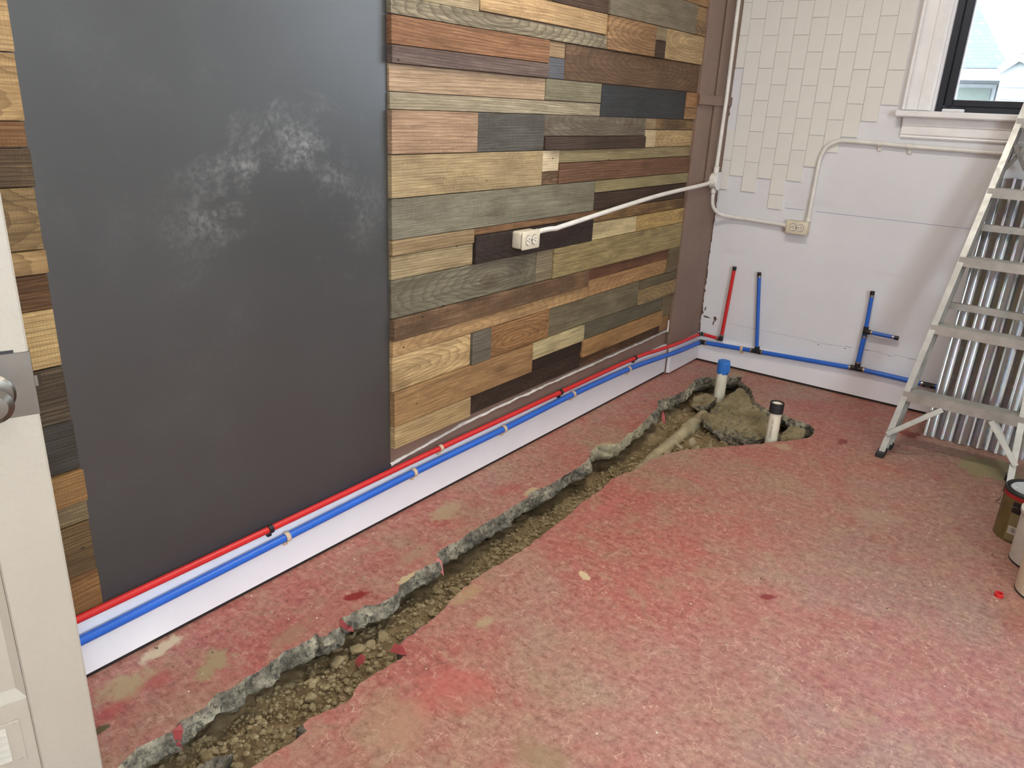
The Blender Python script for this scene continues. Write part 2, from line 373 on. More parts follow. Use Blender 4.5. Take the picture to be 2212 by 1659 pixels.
# --- reclaimed wood
def wood(idx, c, contrast=.5, rings=0, saw=0., burn=0., knots=.5):
    rnd = random.Random(idx * 13 + 5)
    t = NT('reclaimed_wood_%02d' % idx); off = (rnd.uniform(-9, 9), rnd.uniform(-9, 9), rnd.uniform(-9, 9))
    tc = t.new('ShaderNodeTexCoord'); o = tc.outputs['Object']
    def mp(scale, loc=(0, 0, 0)):
        m = t.new('ShaderNodeMapping'); m.inputs['Scale'].default_value = scale; m.inputs['Location'].default_value = loc; t.link(o, m.inputs[0]); return m.outputs[0]
    g_ = .3 * c[0] + .59 * c[1] + .11 * c[2]; c = tuple(min(238, (v_ * .84 + g_ * .16) * f_) for v_, f_ in zip(c, (1.0, .99, .95)))
    b = rgba(c); dk = tuple(x * (.30 + .25 * (1 - contrast)) for x in b[:3]) + (1,); dk = (dk[0] * 1.05, dk[1] * .95, dk[2] * .88, 1)
    lt = tuple(min(1, x * 1.28) for x in b[:3]) + (1,)
    blot = t.noise(mp((2, 3, 9), off), 1.5, 5, .6)
    colr = t.ramp(blot, [(.28, tuple(x * .74 for x in b[:3]) + (1,)), (.5, b), (.75, lt)])
    fine = t.noise(mp((30, 5, 170), off), 1.0, 5, .65)
    colr = t.mix(t.math('MULTIPLY', t.ramp(fine, [(.42, 1.), (.62, 0.)]), .36 + .45 * contrast), colr, dk)
    stn = t.noise(mp((4, 2.2, 16), off), 2.2, 8, .7, .6)
    colr = t.mix(t.ramp(stn, [(.49, 0.), (.68, .75)]), colr, dk)
    st2 = t.noise(mp((4, 1.1, 34), off), 1.6, 5, .68, .8)
    colr = t.mix(t.ramp(st2, [(.56, 0.), (.66, .35 + .45 * contrast)]), colr, tuple(x * .34 for x in b[:3]) + (1,))
    wth = t.noise(mp((30, 26, 60), off), 1.0, 6, .7)
    colr = t.mix(t.ramp(wth, [(.55, 0.), (.75, .45)]), colr, lt)
    # growth rings: bands, or cathedral arches
    wn = t.new('ShaderNodeTexWave'); wn.wave_type = 'RINGS'; wn.rings_direction = 'X'; wn.wave_profile = 'SAW'
    wn.inputs['Scale'].default_value = rnd.uniform(28, 46) if not rings else 28
    wn.inputs['Distortion'].default_value = 3.5 if not rings else 5; wn.inputs['Detail'].default_value = 2.5; wn.inputs['Detail Scale'].default_value = 1.6
    m = mp((1, .10 if not rings else .22, 1), (0, rnd.uniform(-.05, .05), (rnd.choice((-1, 1)) * rnd.uniform(.12, .3)) if not rings else rnd.uniform(-.03, .03)))
    t.link(m, wn.inputs['Vector'])
    rg = t.ramp(wn.outputs['Fac'], [(.0, 0.), (.55, .25), (.92, 1.), (1., 0.)])
    colr = t.mix(t.math('MULTIPLY', rg, .35 + .55 * contrast), colr, dk)
    h = t.math('SUBTRACT', fine, t.math('MULTIPLY', rg, .5))
    if saw:
        sw = t.new('ShaderNodeTexWave'); sw.bands_direction = 'Y'; sw.inputs['Scale'].default_value = 46; sw.inputs['Distortion'].default_value = 4.0; sw.inputs['Detail Scale'].default_value = 3.0; sw.inputs['Detail'].default_value = 2
        t.link(mp((1, 1, .25), off), sw.inputs['Vector'])
        k = t.math('MULTIPLY', t.ramp(sw.outputs['Fac'], [(.45, 0.), (.8, 1.)]), t.ramp(t.noise(mp((3, 3, 6), off), 1.2, 4, .6), [(.4, 0.), (.6, saw)]))
        colr = t.mix(k, colr, dk); h = t.math('SUBTRACT', h, k)
    if burn:
        k = t.math('MULTIPLY', t.ramp(t.noise(mp((2, 3.2, 5), off), 1.6, 4, .55), [(.42, 0.), (.62, 1.)]), burn)
        colr = t.mix(k, colr, rgba((48, 34, 26)))
    if knots:
        vo = t.new('ShaderNodeTexVoronoi'); vo.inputs['Scale'].default_value = 1.0; t.link(mp((1, 3.1, 6.5), off), vo.inputs['Vector'])
        k = t.ramp(vo.outputs['Distance'], [(.05, 1.), (.11, .6), (.22, 0.)])
        colr = t.mix(t.math('MULTIPLY', k, knots), colr, rgba((62, 40, 24)))
        # rusty nail holes
        v2 = t.new('ShaderNodeTexVoronoi'); v2.inputs['Scale'].default_value = 1.0; t.link(mp((1, 7, 16), off), v2.inputs['Vector'])
        colr = t.mix(t.ramp(v2.outputs['Distance'], [(.025, 1.), (.05, 0.)]), colr, rgba((36, 26, 20)))
    t.col(colr); t.rough(.68); t.b.inputs['Specular IOR Level'].default_value = .3
    t.bump(t.math('ADD', h, t.math('MULTIPLY', wth, .5)), .7, .003)
    return t.m

# ================================================================== THE ROOM SHELL
RX, RY, RZ = 3.6, -5.6, 2.72
# trench outline on the floor (metres)
TL = [(0.36,-4.15),(0.345,-3.9),(0.34,-3.72),(0.331,-3.611),(0.322,-3.588),(0.310,-3.557),(0.315,-3.536),(0.322,-3.505),(0.323,-3.474),(0.312,-3.454),(0.317,-3.409),(0.317,-3.392),(0.297,-3.351),(0.311,-3.323),(0.305,-3.268),(0.309,-3.210),(0.298,-3.150),(0.307,-3.109),(0.311,-3.079),(0.301,-3.055),(0.324,-3.058),(0.333,-3.043),(0.326,-3.016),(0.330,-2.992),(0.304,-2.964),(0.312,-2.949),(0.311,-2.889),(0.339,-2.856),(0.342,-2.787),(0.322,-2.760),(0.319,-2.723),(0.309,-2.663),(0.307,-2.633),(0.319,-2.588),(0.285,-2.553),(0.283,-2.535),(0.281,-2.486),(0.292,-2.461),(0.283,-2.388),(0.282,-2.328),(0.286,-2.271),(0.288,-2.205),(0.284,-2.133),(0.286,-2.042),(0.268,-2.028),(0.278,-1.976),(0.291,-1.919),(0.289,-1.810),(0.293,-1.696),(0.280,-1.603),(0.246,-1.539),(0.245,-1.466),(0.300,-1.390),(0.281,-1.293),(0.272,-1.152),(0.245,-0.985),(0.227,-0.880),(0.184,-0.801),(0.214,-0.673),(0.223,-0.553),(0.192,-0.364),(0.198,-0.285),(0.258,-0.227),(0.312,-0.160),(0.365,-0.125)]
TR = [(0.387,-0.196),(0.487,-0.299),(0.562,-0.459),(0.643,-0.512),(0.720,-0.515),(0.797,-0.563),(0.873,-0.569),(0.913,-0.623),(0.925,-0.720),(0.872,-0.817),(0.814,-0.897),(0.703,-1.053),(0.615,-1.166),(0.537,-1.264),(0.501,-1.352),(0.476,-1.472),(0.481,-1.571),(0.464,-1.620),(0.447,-1.706),(0.461,-1.818),(0.460,-1.940),(0.473,-2.068),(0.475,-2.179),(0.485,-2.327),(0.479,-2.440),(0.467,-2.548),(0.473,-2.648),(0.486,-2.725),(0.503,-2.803),(0.502,-2.875),(0.507,-2.948),(0.550,-2.962),(0.544,-3.010),(0.537,-3.078),(0.534,-3.113),(0.559,-3.166),(0.540,-3.239),(0.529,-3.263),(0.534,-3.285),(0.555,-3.290),(0.557,-3.343),(0.549,-3.389),(0.547,-3.426),(0.544,-3.451),(0.55,-3.65),(0.56,-3.9),(0.54,-4.15)]
def resample(loop, step):
    out = []
    n = len(loop)
    for i in range(n):
        a = Vector(loop[i]); b = Vector(loop[(i + 1) % n]); d = b - a; L = d.length; k = max(1, int(L / step))
        nrm = Vector((-d.y, d.x)) / max(L, 1e-6)
        for j in range(k):
            p = a + d * (j / k)
            if j: 
                q = Vector((p.x, p.y, 0))
                p = p + nrm * (noise.noise(q * 38) * .0065 + noise.noise(q * 120) * .003)
            out.append(p)
    return out
LOOPC = [Vector(p) for p in TL + TR]
LOOP = resample(TL + TR, .009)
bm = NB()
outer = [Vector((0, RY)), Vector((RX, RY)), Vector((RX, 0)), Vector((0, 0))]
vs = outer + [Vector(p) for p in LOOP]; n0 = 4; N = len(LOOP)
edges = [(i, (i + 1) % 4) for i in range(4)] + [(n0 + i, n0 + (i + 1) % N) for i in range(N)]
ov, oe, of, *_ = geometry.delaunay_2d_cdt(vs, edges, [], 1, 1e-6)
def inside(p, loop):
    r = False; j = len(loop) - 1
    for i in range(len(loop)):
        a, b = loop[i], loop[j]
        if (a.y > p.y) != (b.y > p.y) and p.x < (b.x - a.x) * (p.y - a.y) / (b.y - a.y) + a.x: r = not r
        j = i
    return r
bv = [bm.verts.new((p.x, p.y, 0)) for p in ov]
for f in of:
    c = sum((ov[i] for i in f), Vector((0, 0))) / len(f)
    if not inside(c, LOOP): bm.faces.new([bv[i] for i in f])
bm.normal_update()
for f in bm.faces:
    if f.normal.z < 0: f.normal_flip()
me = D.meshes.new('floor'); bm.to_mesh(me); bm.free()
floor = tag(objm('floor', me, M['floor']), 'worn red painted concrete floor with a trench broken through it', 'floor', kind='structure')
# broken slab edge all round the trench
bm = NB(); LV = 10; TH = .088; rings = []
P = [Vector((p.x, p.y, 0)) for p in LOOP]
sm = []
for i in range(N):   # smoothed inward normals
    d = P[(i + 6) % N] - P[i - 6]; sm.append(Vector((-d.y, d.x, 0)).normalized())
area2 = sum(P[i].x * P[(i + 1) % N].y - P[(i + 1) % N].x * P[i].y for i in range(N))
sg = 1 if area2 > 0 else -1
for k in range(LV):
    u = k / (LV - 1); row = []
    for i in range(N):
        q = P[i]; z = -TH * u
        rim = .018 * max(0, noise.noise(q * 9 + Vector((4, 0, 0))) + .35)
        prof = rim * min(1, u * 6) - .050 * max(0, u - .6) / .4
        nn = (noise.fractal(Vector((q.x * 16, q.y * 16, z * 22 + 3)), .8, 2.1, 5) * .018 + noise.noise(Vector((q.x * 70, q.y * 70, z * 80))) * .009 + noise.noise(Vector((q.x * 7, q.y * 7, 3))) * .012 * u) * min(1, u * 4)
        zz = z + (noise.noise(Vector((q.x * 30, q.y * 30, 9 + u * 3))) * .006 if 0 < k else 0)
        p = q + sm[i] * sg * (prof + nn); p.z = zz - (.02 * max(0, noise.noise(q * 5)) if k == LV - 1 else 0)
        row.append(bm.verts.new(p))
    rings.append(row)
for a, b in zip(rings, rings[1:]):
    for i in range(N): bm.faces.new((a[i], a[(i + 1) % N], b[(i + 1) % N], b[i]))
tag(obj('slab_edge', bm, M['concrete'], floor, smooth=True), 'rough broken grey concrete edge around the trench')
# underside so that nothing is seen through
tag(obj('ground', B((-.2, RY - .2, -.6), (RX + .2, .2, -.32)), M['soil']), 'compacted ground under the slab', 'ground', kind='structure')

# walls
def wall_with_hole(name, axis, t0, t1, a0, a1, z0, z1, h, mat, label):
    """axis 'y': wall plane normal along y, spanning x a0..a1; h = (h0,h1,hz0,hz1) opening"""
    bm = NB()
    def bb(p, q, za, zb):
        if axis == 'y': box(bm, (p, t0, za), (q, t1, zb))
        else: box(bm, (t0, p, za), (t1, q, zb))
    if h:
        bb(a0, h[0], z0, z1); bb(h[1], a1, z0, z1); bb(h[0], h[1], z0, h[2]); bb(h[0], h[1], h[3], z1)
    else: bb(a0, a1, z0, z1)
    return struct(name, bm, mat, label, 'wall')
WIN = (1.0, 2.75, 1.40, 2.55)
wall_back = wall_with_hole('wall_back', 'y', 0, .2, -.2, RX + .2, -.4, RZ, WIN, M['wall_white'], 'off-white plaster back wall partly covered with tiles')
wall_left = struct('wall_left', B((-.2, RY, -.4), (0, 0, RZ)), M['brown'], 'brown painted left wall with reclaimed planks and a charcoal panel', 'wall')
wall_right = wall_with_hole('wall_right', 'x', RX, RX + .2, RY, 0, -.4, RZ, (-5.15, -3.75, .85, 2.3), M['wall_plain'], 'plain wall on the right side of the room')
wall_front = wall_with_hole('wall_front', 'y', RY - .2, RY, -.2, RX + .2, -.4, RZ, None, M['wall_plain'], 'plain wall behind the viewer')
ceil = struct('ceiling', B((-.2, RY - .2, RZ), (RX + .2, .2, RZ + .15)), M['ceiling'], 'white ceiling', 'ceiling')

# charcoal panel
obj('chalkboard_panel', B((0, -3.47, .172), (.004, -2.478, RZ - .02)), M['chalk'], wall_left)['label'] = 'charcoal chalkboard-painted panel with pale smudges'

# planks -------------------------------------------------------------
a0, a1, a2, a3, a4, a5, a6, a7, a8 = -2.477, -2.08, -1.69, -1.577, -1.294, -.89, -.788, -.505, -.386
PL = [ # y0,y1,z0,z1,colour,contrast,rings,saw,burn
(a0,a1,1.632,1.709,(190,170,135),.4,0,0,0),(a1,a4,1.636,1.709,(205,168,120),.35,0,.5,0),(a0,a4,1.584,1.632,(166,154,128),.95,1,0,.15),
(a4,a5,1.584,1.709,(176,134,92),.8,1,0,0),(a5,a6,1.654,1.709,(160,142,112),.4,0,.3,0),(a5,a6,1.584,1.654,(84,62,50),.5,0,0,.4),(a6,a8,1.584,1.709,(192,162,116),.45,1,0,0),
(a2,a4,1.709,1.782,(98,74,58),.6,0,0,.5),(a2,a4,1.782,1.834,(186,150,106),.5,0,0,0),(a0,a2,1.709,1.834,(172,142,104),.5,1,0,0),(a4,a7,1.709,1.834,(142,132,112),.35,0,.3,.15),(a7,a8,1.757,1.834,(178,142,100),.5,0,0,0),(a7,a8,1.709,1.757,(160,126,92),.9,1,0,0),
(a0,a2,1.507,1.584,(168,118,82),.6,0,.3,0),(a0,a2,1.458,1.507,(122,102,96),.5,0,0,0),(a2,a3,1.53,1.584,(172,142,106),.3,0,0,0),(a2,a3,1.458,1.53,(112,116,130),.5,0,0,.2),(a3,a8,1.458,1.584,(124,94,68),.6,1,.3,.1),
(a0,a2,1.382,1.458,(186,156,126),.35,0,.2,0),(a0,a4,1.334,1.382,(178,166,140),.55,0,0,.12),(a2,a4,1.384,1.458,(152,146,120),.3,0,.5,.1),(a4,a7,1.334,1.458,(62,68,74),.25,0,.2,.2),(a7,a8,1.387,1.458,(182,132,88),.5,0,0,0),(a7,a8,1.334,1.387,(172,132,88),.4,0,0,0),
(a0,a1,1.208,1.334,(186,150,120),.45,0,.3,0),(a1,a2,1.208,1.334,(100,98,93),.35,0,.5,.15),(a2,a5,1.258,1.334,(126,115,100),.5,1,.3,0),(a2,a5,1.208,1.258,(94,72,60),.7,0,0,.5),
(a5,a6,1.286,1.334,(172,150,116),.4,0,0,0),(a6,a8,1.286,1.334,(156,124,84),.5,0,0,.6),(a5,a6,1.208,1.284,(226,206,166),.25,0,0,0),(a6,a8,1.208,1.284,(192,162,112),.4,1,0,0),
(a0,a2,1.081,1.208,(190,166,122),.3,0,.8,.1),(a2,a3,1.13,1.208,(226,206,170),.25,0,0,0),(a2,a3,1.081,1.13,(140,108,78),.95,1,0,.2),(a3,a8,1.159,1.208,(166,150,110),.35,0,.3,0),(a3,a8,1.081,1.159,(132,92,66),.5,0,.3,0),
(a0,a4,.956,1.081,(142,138,118),.3,0,.6,.1),(a4,a8,1.031,1.081,(168,156,112),.35,0,.2,0),(a4,a8,.956,1.031,(92,70,54),.8,0,0,.5),
(a1,a4,.931,.956,(154,112,76),.6,0,0,.2),(a1,a4,.831,.931,(64,52,47),.6,1,.2,.5),(a0,a1,.907,.956,(168,142,102),.5,0,0,0),(a0,a1,.831,.907,(176,156,116),.45,0,.2,0),
(a4,a8,.905,.956,(176,136,84),.95,0,.6,.4),(a4,a5,.831,.905,(226,206,156),.3,0,0,.08),(a5,a8,.831,.905,(206,172,104),.4,1,0,0),
(a0,a2,.706,.831,(132,126,106),.6,1,0,.1),(a2,a3,.706,.831,(146,132,106),.35,0,.2,0),(a3,a8,.706,.831,(188,168,114),.7,0,0,.1),
(a0,a4,.633,.706,(166,130,96),.8,0,1.,.35),(a0,a4,.581,.633,(196,156,106),.45,1,0,0),(a4,a7,.655,.706,(132,86,60),.5,0,0,.3),(a4,a7,.581,.655,(192,146,96),.55,1,0,0),(a7,a8,.581,.706,(130,112,84),.4,0,.2,0),
(a0,a1,.459,.581,(212,178,124),.6,1,0,0),(a1,-1.968,.459,.581,(122,116,102),.35,0,.4,.1),(-1.968,a3,.459,.581,(182,132,82),.85,1,0,0),(a3,a6,.459,.581,(132,122,96),.4,0,.5,.1),(a6,a8,.538,.581,(110,100,76),.4,0,.2,0),(a6,a8,.459,.538,(168,142,98),.6,1,0,0),
(a0,a2,.337,.459,(186,142,92),.6,0,.2,.05),(a2,a4,.386,.459,(216,200,150),.45,0,0,0),(a2,a4,.337,.386,(62,48,40),.5,0,0,.4),(a4,a7,.384,.459,(116,112,92),.35,0,.5,.1),(a7,a8,.337,.459,(126,110,82),.4,0,0,0),
(a4,a7,.304,.384,(188,142,88),.5,0,.2,0),(a4,a7,.257,.304,(112,80,54),.6,1,0,.5),(a7,a8-.02,.262,.337,(172,126,78),.5,0,0,0),
(a0,a1,.257,.337,(196,166,116),.4,0,0,0),(a1,a4,.257,.337,(72,56,47),.6,1,0,.45)]
# rows above the frame of the photograph
for r0, r1 in ((1.834, 1.96), (1.96, 2.085), (2.085, 2.21), (2.21, 2.335), (2.335, 2.46), (2.46, 2.585), (2.585, 2.7)):
    ys = [a0] + sorted(random.sample([a1, a2, a4, a5, a7], 2)) + [a8]
    for p, q in zip(ys, ys[1:]):
        PL.append((p, q, r0, r1, random.choice([(190,160,116),(142,132,112),(176,134,92),(98,74,58),(168,142,102)]), .5, random.choice((0, 1)), .2, .1))
# narrow column of planks left of the charcoal panel
b0, b1 = -4.2, -3.457
CZ = [.17,.286,.417,.468,.545,.665,.792,.918,.993,1.043,1.167,1.241,1.29,1.412,1.52,1.63,1.75,1.9,2.05,2.2,2.35,2.5,2.7]
CC = [((152,106,58),.5,.1),((128,98,58),.8,.1),((138,116,82),.5,0),((168,122,68),.5,0),((76,71,63),.5,.6),((98,82,62),.9,.2),((202,166,106),.45,0),((124,86,50),.95,.3),((168,132,82),.5,0),((152,121,76),.7,0),((124,98,66),.95,.3),((152,106,62),.5,.2),((192,152,98),.6,0),((202,162,108),.4,0)]
for i in range(len(CZ) - 1):
    c, k, bu = CC[i] if i < len(CC) else random.choice(CC)
    PL.append((b0, b1 + random.uniform(-.004, .004), CZ[i], CZ[i + 1], c, k, random.choice((0, 0, 1)), .2, bu))
for i, (y0, y1, z0, z1, c, k, rg, sw, bu) in enumerate(PL):
    th = random.choice((.012, .015, .018, .021, .024)) + random.uniform(-.001, .001)
    g = .0011
    cy, cz = (y0 + y1) / 2, (z0 + z1) / 2; hy, hz = (y1 - y0) / 2 - g, (z1 - z0) / 2 - g
    o = obj('plank', B((-th / 2, -hy, -hz), (th / 2, hy, hz), .0012), wood(i, c, k, rg, sw, bu, .45), wall_left)
    o.location = (th / 2 + .0005, cy, cz); o.rotation_euler = (random.uniform(-.0012, .0012), 0, 0)

# pilaster in the corner, its strip and band
tr = struct('trim_1', B((0, -.383, 0), (.03, 0, RZ), .002), M['brown'], 'brown painted pilaster filling the corner between planks and tiled wall', 'pilaster')
obj('corner_strip', B((.0302, -.2, 1.0), (.0375, -.0005, RZ), .002), M['brown'], tr)
obj('groove', B((.030, -.212, 1.0), (.0312, -.2, RZ)), M['brown_dark'], tr)
obj('band', B((.030, -.395, 1.405), (.047, -.0005, 1.452), .003), M['brown'], tr)
obj('shadow_gap', B((0.0, -.388, .172), (.012, -.383, RZ)), M['brown_dark'], tr)

# ragged brown paint lapping onto the back wall
bm = NB(); prev = None
for i in range(240):
    z = .17 + i * .0105; e = .034 + .012 * max(0, noise.noise(Vector((z * 9, 2, 0)))) + .007 * noise.noise(Vector((z * 45, 0, 5)))
    if .27 < z < .42: e += .012 * abs(noise.noise(Vector((z * 30, 7, 0))))
    a = bm.verts.new((.028, -.0008, z)); b = bm.verts.new((e, -.0008, z))
    if prev: bm.faces.new((prev[0], a, b, prev[1]))
    prev = (a, b)
obj('paint_overlap', bm, M['brown_dark'], wall_back)

# tiles ---------------------------------------------------------------
X0, Z0, tp, tq = .0084, 1.7478, .0772, .1534
bottoms = [5, 4.5, 5, 4.5, 5, 4.5, 4, 3.5, 3, 2.5, 2]
tile_me = None
for k in range(11):
    j = bottoms[k]
    while j > -5.4:
        if not (k == 0 and 1 < j <= 3):
            lo_x = X0 + k * tp + .0006; hi_x = X0 + (k + 1) * tp - .0006
            zt = Z0 - (j - 1) * tq - .0007; zb = Z0 - j * tq + .0007
            if k == 0:
                o = obj('tile', B((.0395, -.008, zb), (hi_x, -.0003, zt), .0012), M['tile'], wall_back)
            elif tile_me is None:
                o = obj('tile', B((-(hi_x - lo_x) / 2, -.008, -(zt - zb) / 2), ((hi_x - lo_x) / 2, -.0003, (zt - zb) / 2), .0012), M['tile'], wall_back); tile_me = o.data
            else: o = objm('tile', tile_me, None, wall_back)
            if k: o.location = ((lo_x + hi_x) / 2, random.uniform(-.0004, .0004), (zt + zb) / 2)
        j -= 1
o = obj('tile', B((X0 + 4 * tp + .0006, -.008, Z0 - 5.47 * tq), (X0 + 5 * tp - .0006, -.0003, Z0 - 5 * tq - .0007), .0012), M['tile'], wall_back)
obj('grout_bed', B((.034, -.0042, Z0 - 1 * tq), (X0 + 11 * tp - .003, -.0002, RZ - .2)), M['grout'], wall_back)
# chalk line, cracks, chips on the plaster
bm = NB(); box(bm, (.412, -.0006, .9185), (.508, 0.0, .9205)); box(bm, (.569, -.0006, .9185), (1.30, 0.0, .9203))
obj('chalk_line', bm, M['pencil'], wall_back)['label'] = 'blue chalk line snapped across the plaster'
def ragged(name, pts, wmin, wmax, mat, parent, y=-.0007, seed=0, lab=None):
    bm = NB(); pr = None; L = smooth_path([(x, y, z) for x, z in pts], 14); n = len(L)
    for i, p in enumerate(L):
        j1 = noise.noise(Vector((p.x * 60, seed, p.z * 60))) * .004; ww = wmin + (wmax - wmin) * max(0, noise.noise(Vector((p.x * 33, seed + 5, p.z * 33))) + .1)
        if i in (0, n - 1): ww = .0001
        a = bm.verts.new((p.x, y, p.z + j1 - ww)); b = bm.verts.new((p.x + .0003, y, p.z + j1 + ww))
        if pr: bm.faces.new((pr[0], a, b, pr[1]))
        pr = (a, b)
    o = obj(name, bm, mat, parent)
    if lab: o['label'] = lab
ragged('crack', [(.2, .252), (.38, .250), (.63, .250), (.72, .246), (.87, .257)], .0003, .0012, M['brown_dark'], wall_back, seed=1, lab='hairline crack along the plaster')
ragged('crack', [(.9, .257), (1.0, .262), (1.06, .255), (1.1, .263), (1.2, .259)], .0004, .0022, M['brown_dark'], wall_back, seed=2)
for x, z, rx, rz, rot in ((.065, .262, .030, .006, -6), (.118, .262, .012, .016, 30), (.112, .238, .005, .02, -8), (.052, .31, .005, .018, -15), (.04, .285, .006, .010, 0), (.705, .235, .004, .003, 0), (.84, .245, .004, .004, 0)):
    bm = NB(); vsx = []
    for k in range(16):
        a = k / 16 * 2 * math.pi; r = .55 + .5 * random.random(); px_, pz_ = rx * r * math.cos(a), rz * r * math.sin(a); q = R(rot)
        vsx.append(bm.verts.new((x + px_ * math.cos(q) - pz_ * math.sin(q), -.0012, z + px_ * math.sin(q) + pz_ * math.cos(q))))
    bm.faces.new(vsx); obj('plaster_chip', bm, M['brown_dark'], wall_back)

# baseboards ---------------------------------------------------------
def bb_profile(h): return [(0, .012), (.017, .012), (.017, h - .012), (.012, h), (0, h)]
bm = NB(); prism(bm, [(x, z) for x, z in bb_profile(.168)], 'y', -4.2, -.383)
bl = struct('baseboard_left', bm, M['baseboard'], 'white baseboard along the left wall behind red and blue pipes', 'baseboard')
bm = NB(); prism(bm, [(.030 + x, z) for x, z in bb_profile(.163)], 'y', -.39, -.0175)
obj('return_board', bm, M['baseboard'], bl)
obj('floor_gap', B((0, -4.2, 0.0004), (.014, -.02, .013)), M['gap'], bl)
bm = NB(); prism(bm, [(-x, z) for x, z in bb_profile(.146)], 'x', .031, RX)
bmx = NB(); v = None
bbk = struct('baseboard_back', bm, M['baseboard'], 'white baseboard along the back wall under the blue pipe', 'baseboard')
obj('floor_gap', B((.03, -.014, .0004), (RX, 0, .013)), M['gap'], bbk)
# white caulk bead along the foot of the planks
bm = NB(); pr = None
pts = smooth_path([(.006, -2.478, .195), (.006, -2.35, .204), (.006, -2.1, .224), (.006, -1.81, .232), (.006, -1.28, .237), (.006, -.7, .240), (.006, -.392, .244)], 60)
for i, p in enumerate(pts):
    ww = .0035 + .006 * max(0, noise.noise(Vector((p.y * 7, 1, 0))) + .15) + .003 * noise.noise(Vector((p.y * 40, 3, 0)))
    ww = max(.0012, ww); dz = .004 * noise.noise(Vector((p.y * 14, 9, 0)))
    r = [bm.verts.new((0, p.y, p.z + dz - ww)), bm.verts.new((.005 + ww * .6, p.y, p.z + dz - ww * .3)), bm.verts.new((.005 + ww * .6, p.y, p.z + dz + ww * .5)), bm.verts.new((0, p.y, p.z + dz + ww))]
    if pr:
        for k in range(3): bm.faces.new((pr[k], r[k], r[k + 1], pr[k + 1]))
    pr = r
tube(bm, [(.012, -.397, .244), (.014, -.395, .27), (.012, -.394, .307)], [.006, .004, .003], 8)
obj('caulk_bead', bm, M['caulk'], wall_left, smooth=True)['label'] = 'ragged white caulk line under the planks'

# ================================================================== WINDOW IN THE BACK WALL
win = thing('window_1', 'black framed window in white painted casing above a ladder', 'window'); win['kind'] = 'structure'
def wpart(name, lo, hi, mat, bev=.002, parent=None): return obj(name, B(lo, hi, bev), mat, parent or win)
for sgn, x0 in ((1, .872), (-1, 2.878)):
    bm = NB(); prof = [(0, 0), (.0, -.020), (.010, -.030), (.018, -.022), (.026, -.028), (.034, -.020), (.072, -.017), (.075, -.022), (.118, -.019), (.128, -.014), (.128, 0)]
    prism(bm, [(x0 + sgn * x, y - .0003) for x, y in prof], 'z', 1.424, 2.66); obj('casing', bm, M['white_paint2'], win)
wpart('head_casing', (.872, -.026, 2.56), (2.878, -.0004, 2.70), M['white_paint2'])
for xa, xb in ((.998, 1.012), (2.738, 2.752)): wpart('jamb', (xa, -.0002, 1.42), (xb, .199, 2.56), M['white_paint'])
wpart('stool', (.862, -.075, 1.392), (2.888, .15, 1.421), M['white_paint2'], .006)
bm = NB(); prism(bm, [(0, 1.300), (-.012, 1.300), (-.016, 1.306), (-.014, 1.312), (-.020, 1.318), (-.018, 1.352), (-.024, 1.358), (-.026, 1.3915), (0, 1.3915)], 'x', .895, 2.855); obj('apron', bm, M['white_paint2'], win)
wpart('mullion', (1.86, -.02, 1.421), (1.89, .10, 2.56), M['white_paint'])
for X_ in (0, .848):
    for lo, hi in (((1.012, .022, 1.421), (1.040, .10, 2.56)), ((1.832, .022, 1.421), (1.86, .10, 2.56)), ((1.040, .022, 1.421), (1.832, .10, 1.445)), ((1.040, .022, 2.53), (1.832, .10, 2.56))):
        wpart('outer_frame', (lo[0] + X_ * 1.035, *lo[1:]), (hi[0] + X_ * 1.035, *hi[1:]), M['window_black'], .002)
    for lo, hi in (((1.041, .034, 1.446), (1.076, .085, 2.529)), ((1.796, .034, 1.446), (1.831, .085, 2.529)), ((1.076, .034, 1.446), (1.796, .085, 1.474)), ((1.076, .034, 2.495), (1.796, .085, 2.529))):
        wpart('sash', (lo[0] + X_ * 1.035, *lo[1:]), (hi[0] + X_ * 1.035, *hi[1:]), M['window_black'], .003)
    wpart('pane', (1.076 + X_ * 1.035, .058, 1.474), (1.796 + X_ * 1.035, .061, 2.495), M['glass'], 0)
for lo, hi in (((1.0762, .05, 1.4742), (1.079, .069, 2.4948)), ((1.0762, .05, 1.4742), (1.7958, .069, 1.4765))): wpart('glazing_bead', lo, hi, M['white_paint'], 0)
o = tag(obj('latch_cover', B((1.052, -.055, 1.4212), (1.140, -.022, 1.434), .004, 2), M['white_paint']), 'small white plastic bar lying on the window sill', 'latch cover')
# side window behind the viewer
w2 = thing('window_2', 'side window out of view that lets daylight in', 'window'); w2['kind'] = 'structure'
for lo, hi in (((RX - .02, -5.25, .75), (RX - .0003, -3.65, .85)), ((RX - .02, -5.25, 2.3), (RX - .0003, -3.65, 2.4)), ((RX - .02, -5.25, .85), (RX - .0003, -5.15, 2.3)), ((RX - .02, -3.75, .85), (RX - .0003, -3.65, 2.3))):
    obj('casing', B(lo, hi, .003), M['white_paint'], w2)

# ceiling lamps
for i, (x, y, z, e) in enumerate(LAMPS):
    lt = thing('ceiling_lamp', ['ceiling lamp over the trench, above the picture', 'ceiling lamp above the viewer'][i], 'lamp', (x, y, RZ), group='ceiling lamps')
    obj('housing', B((-.32, -.09, -.045), (.32, .09, 0), .006), M['white_paint'], lt)
    l = area('lamp_light', (x, y, RZ - .05), (x, y, 0), .55, .14, e, (1.0, .95, .86))

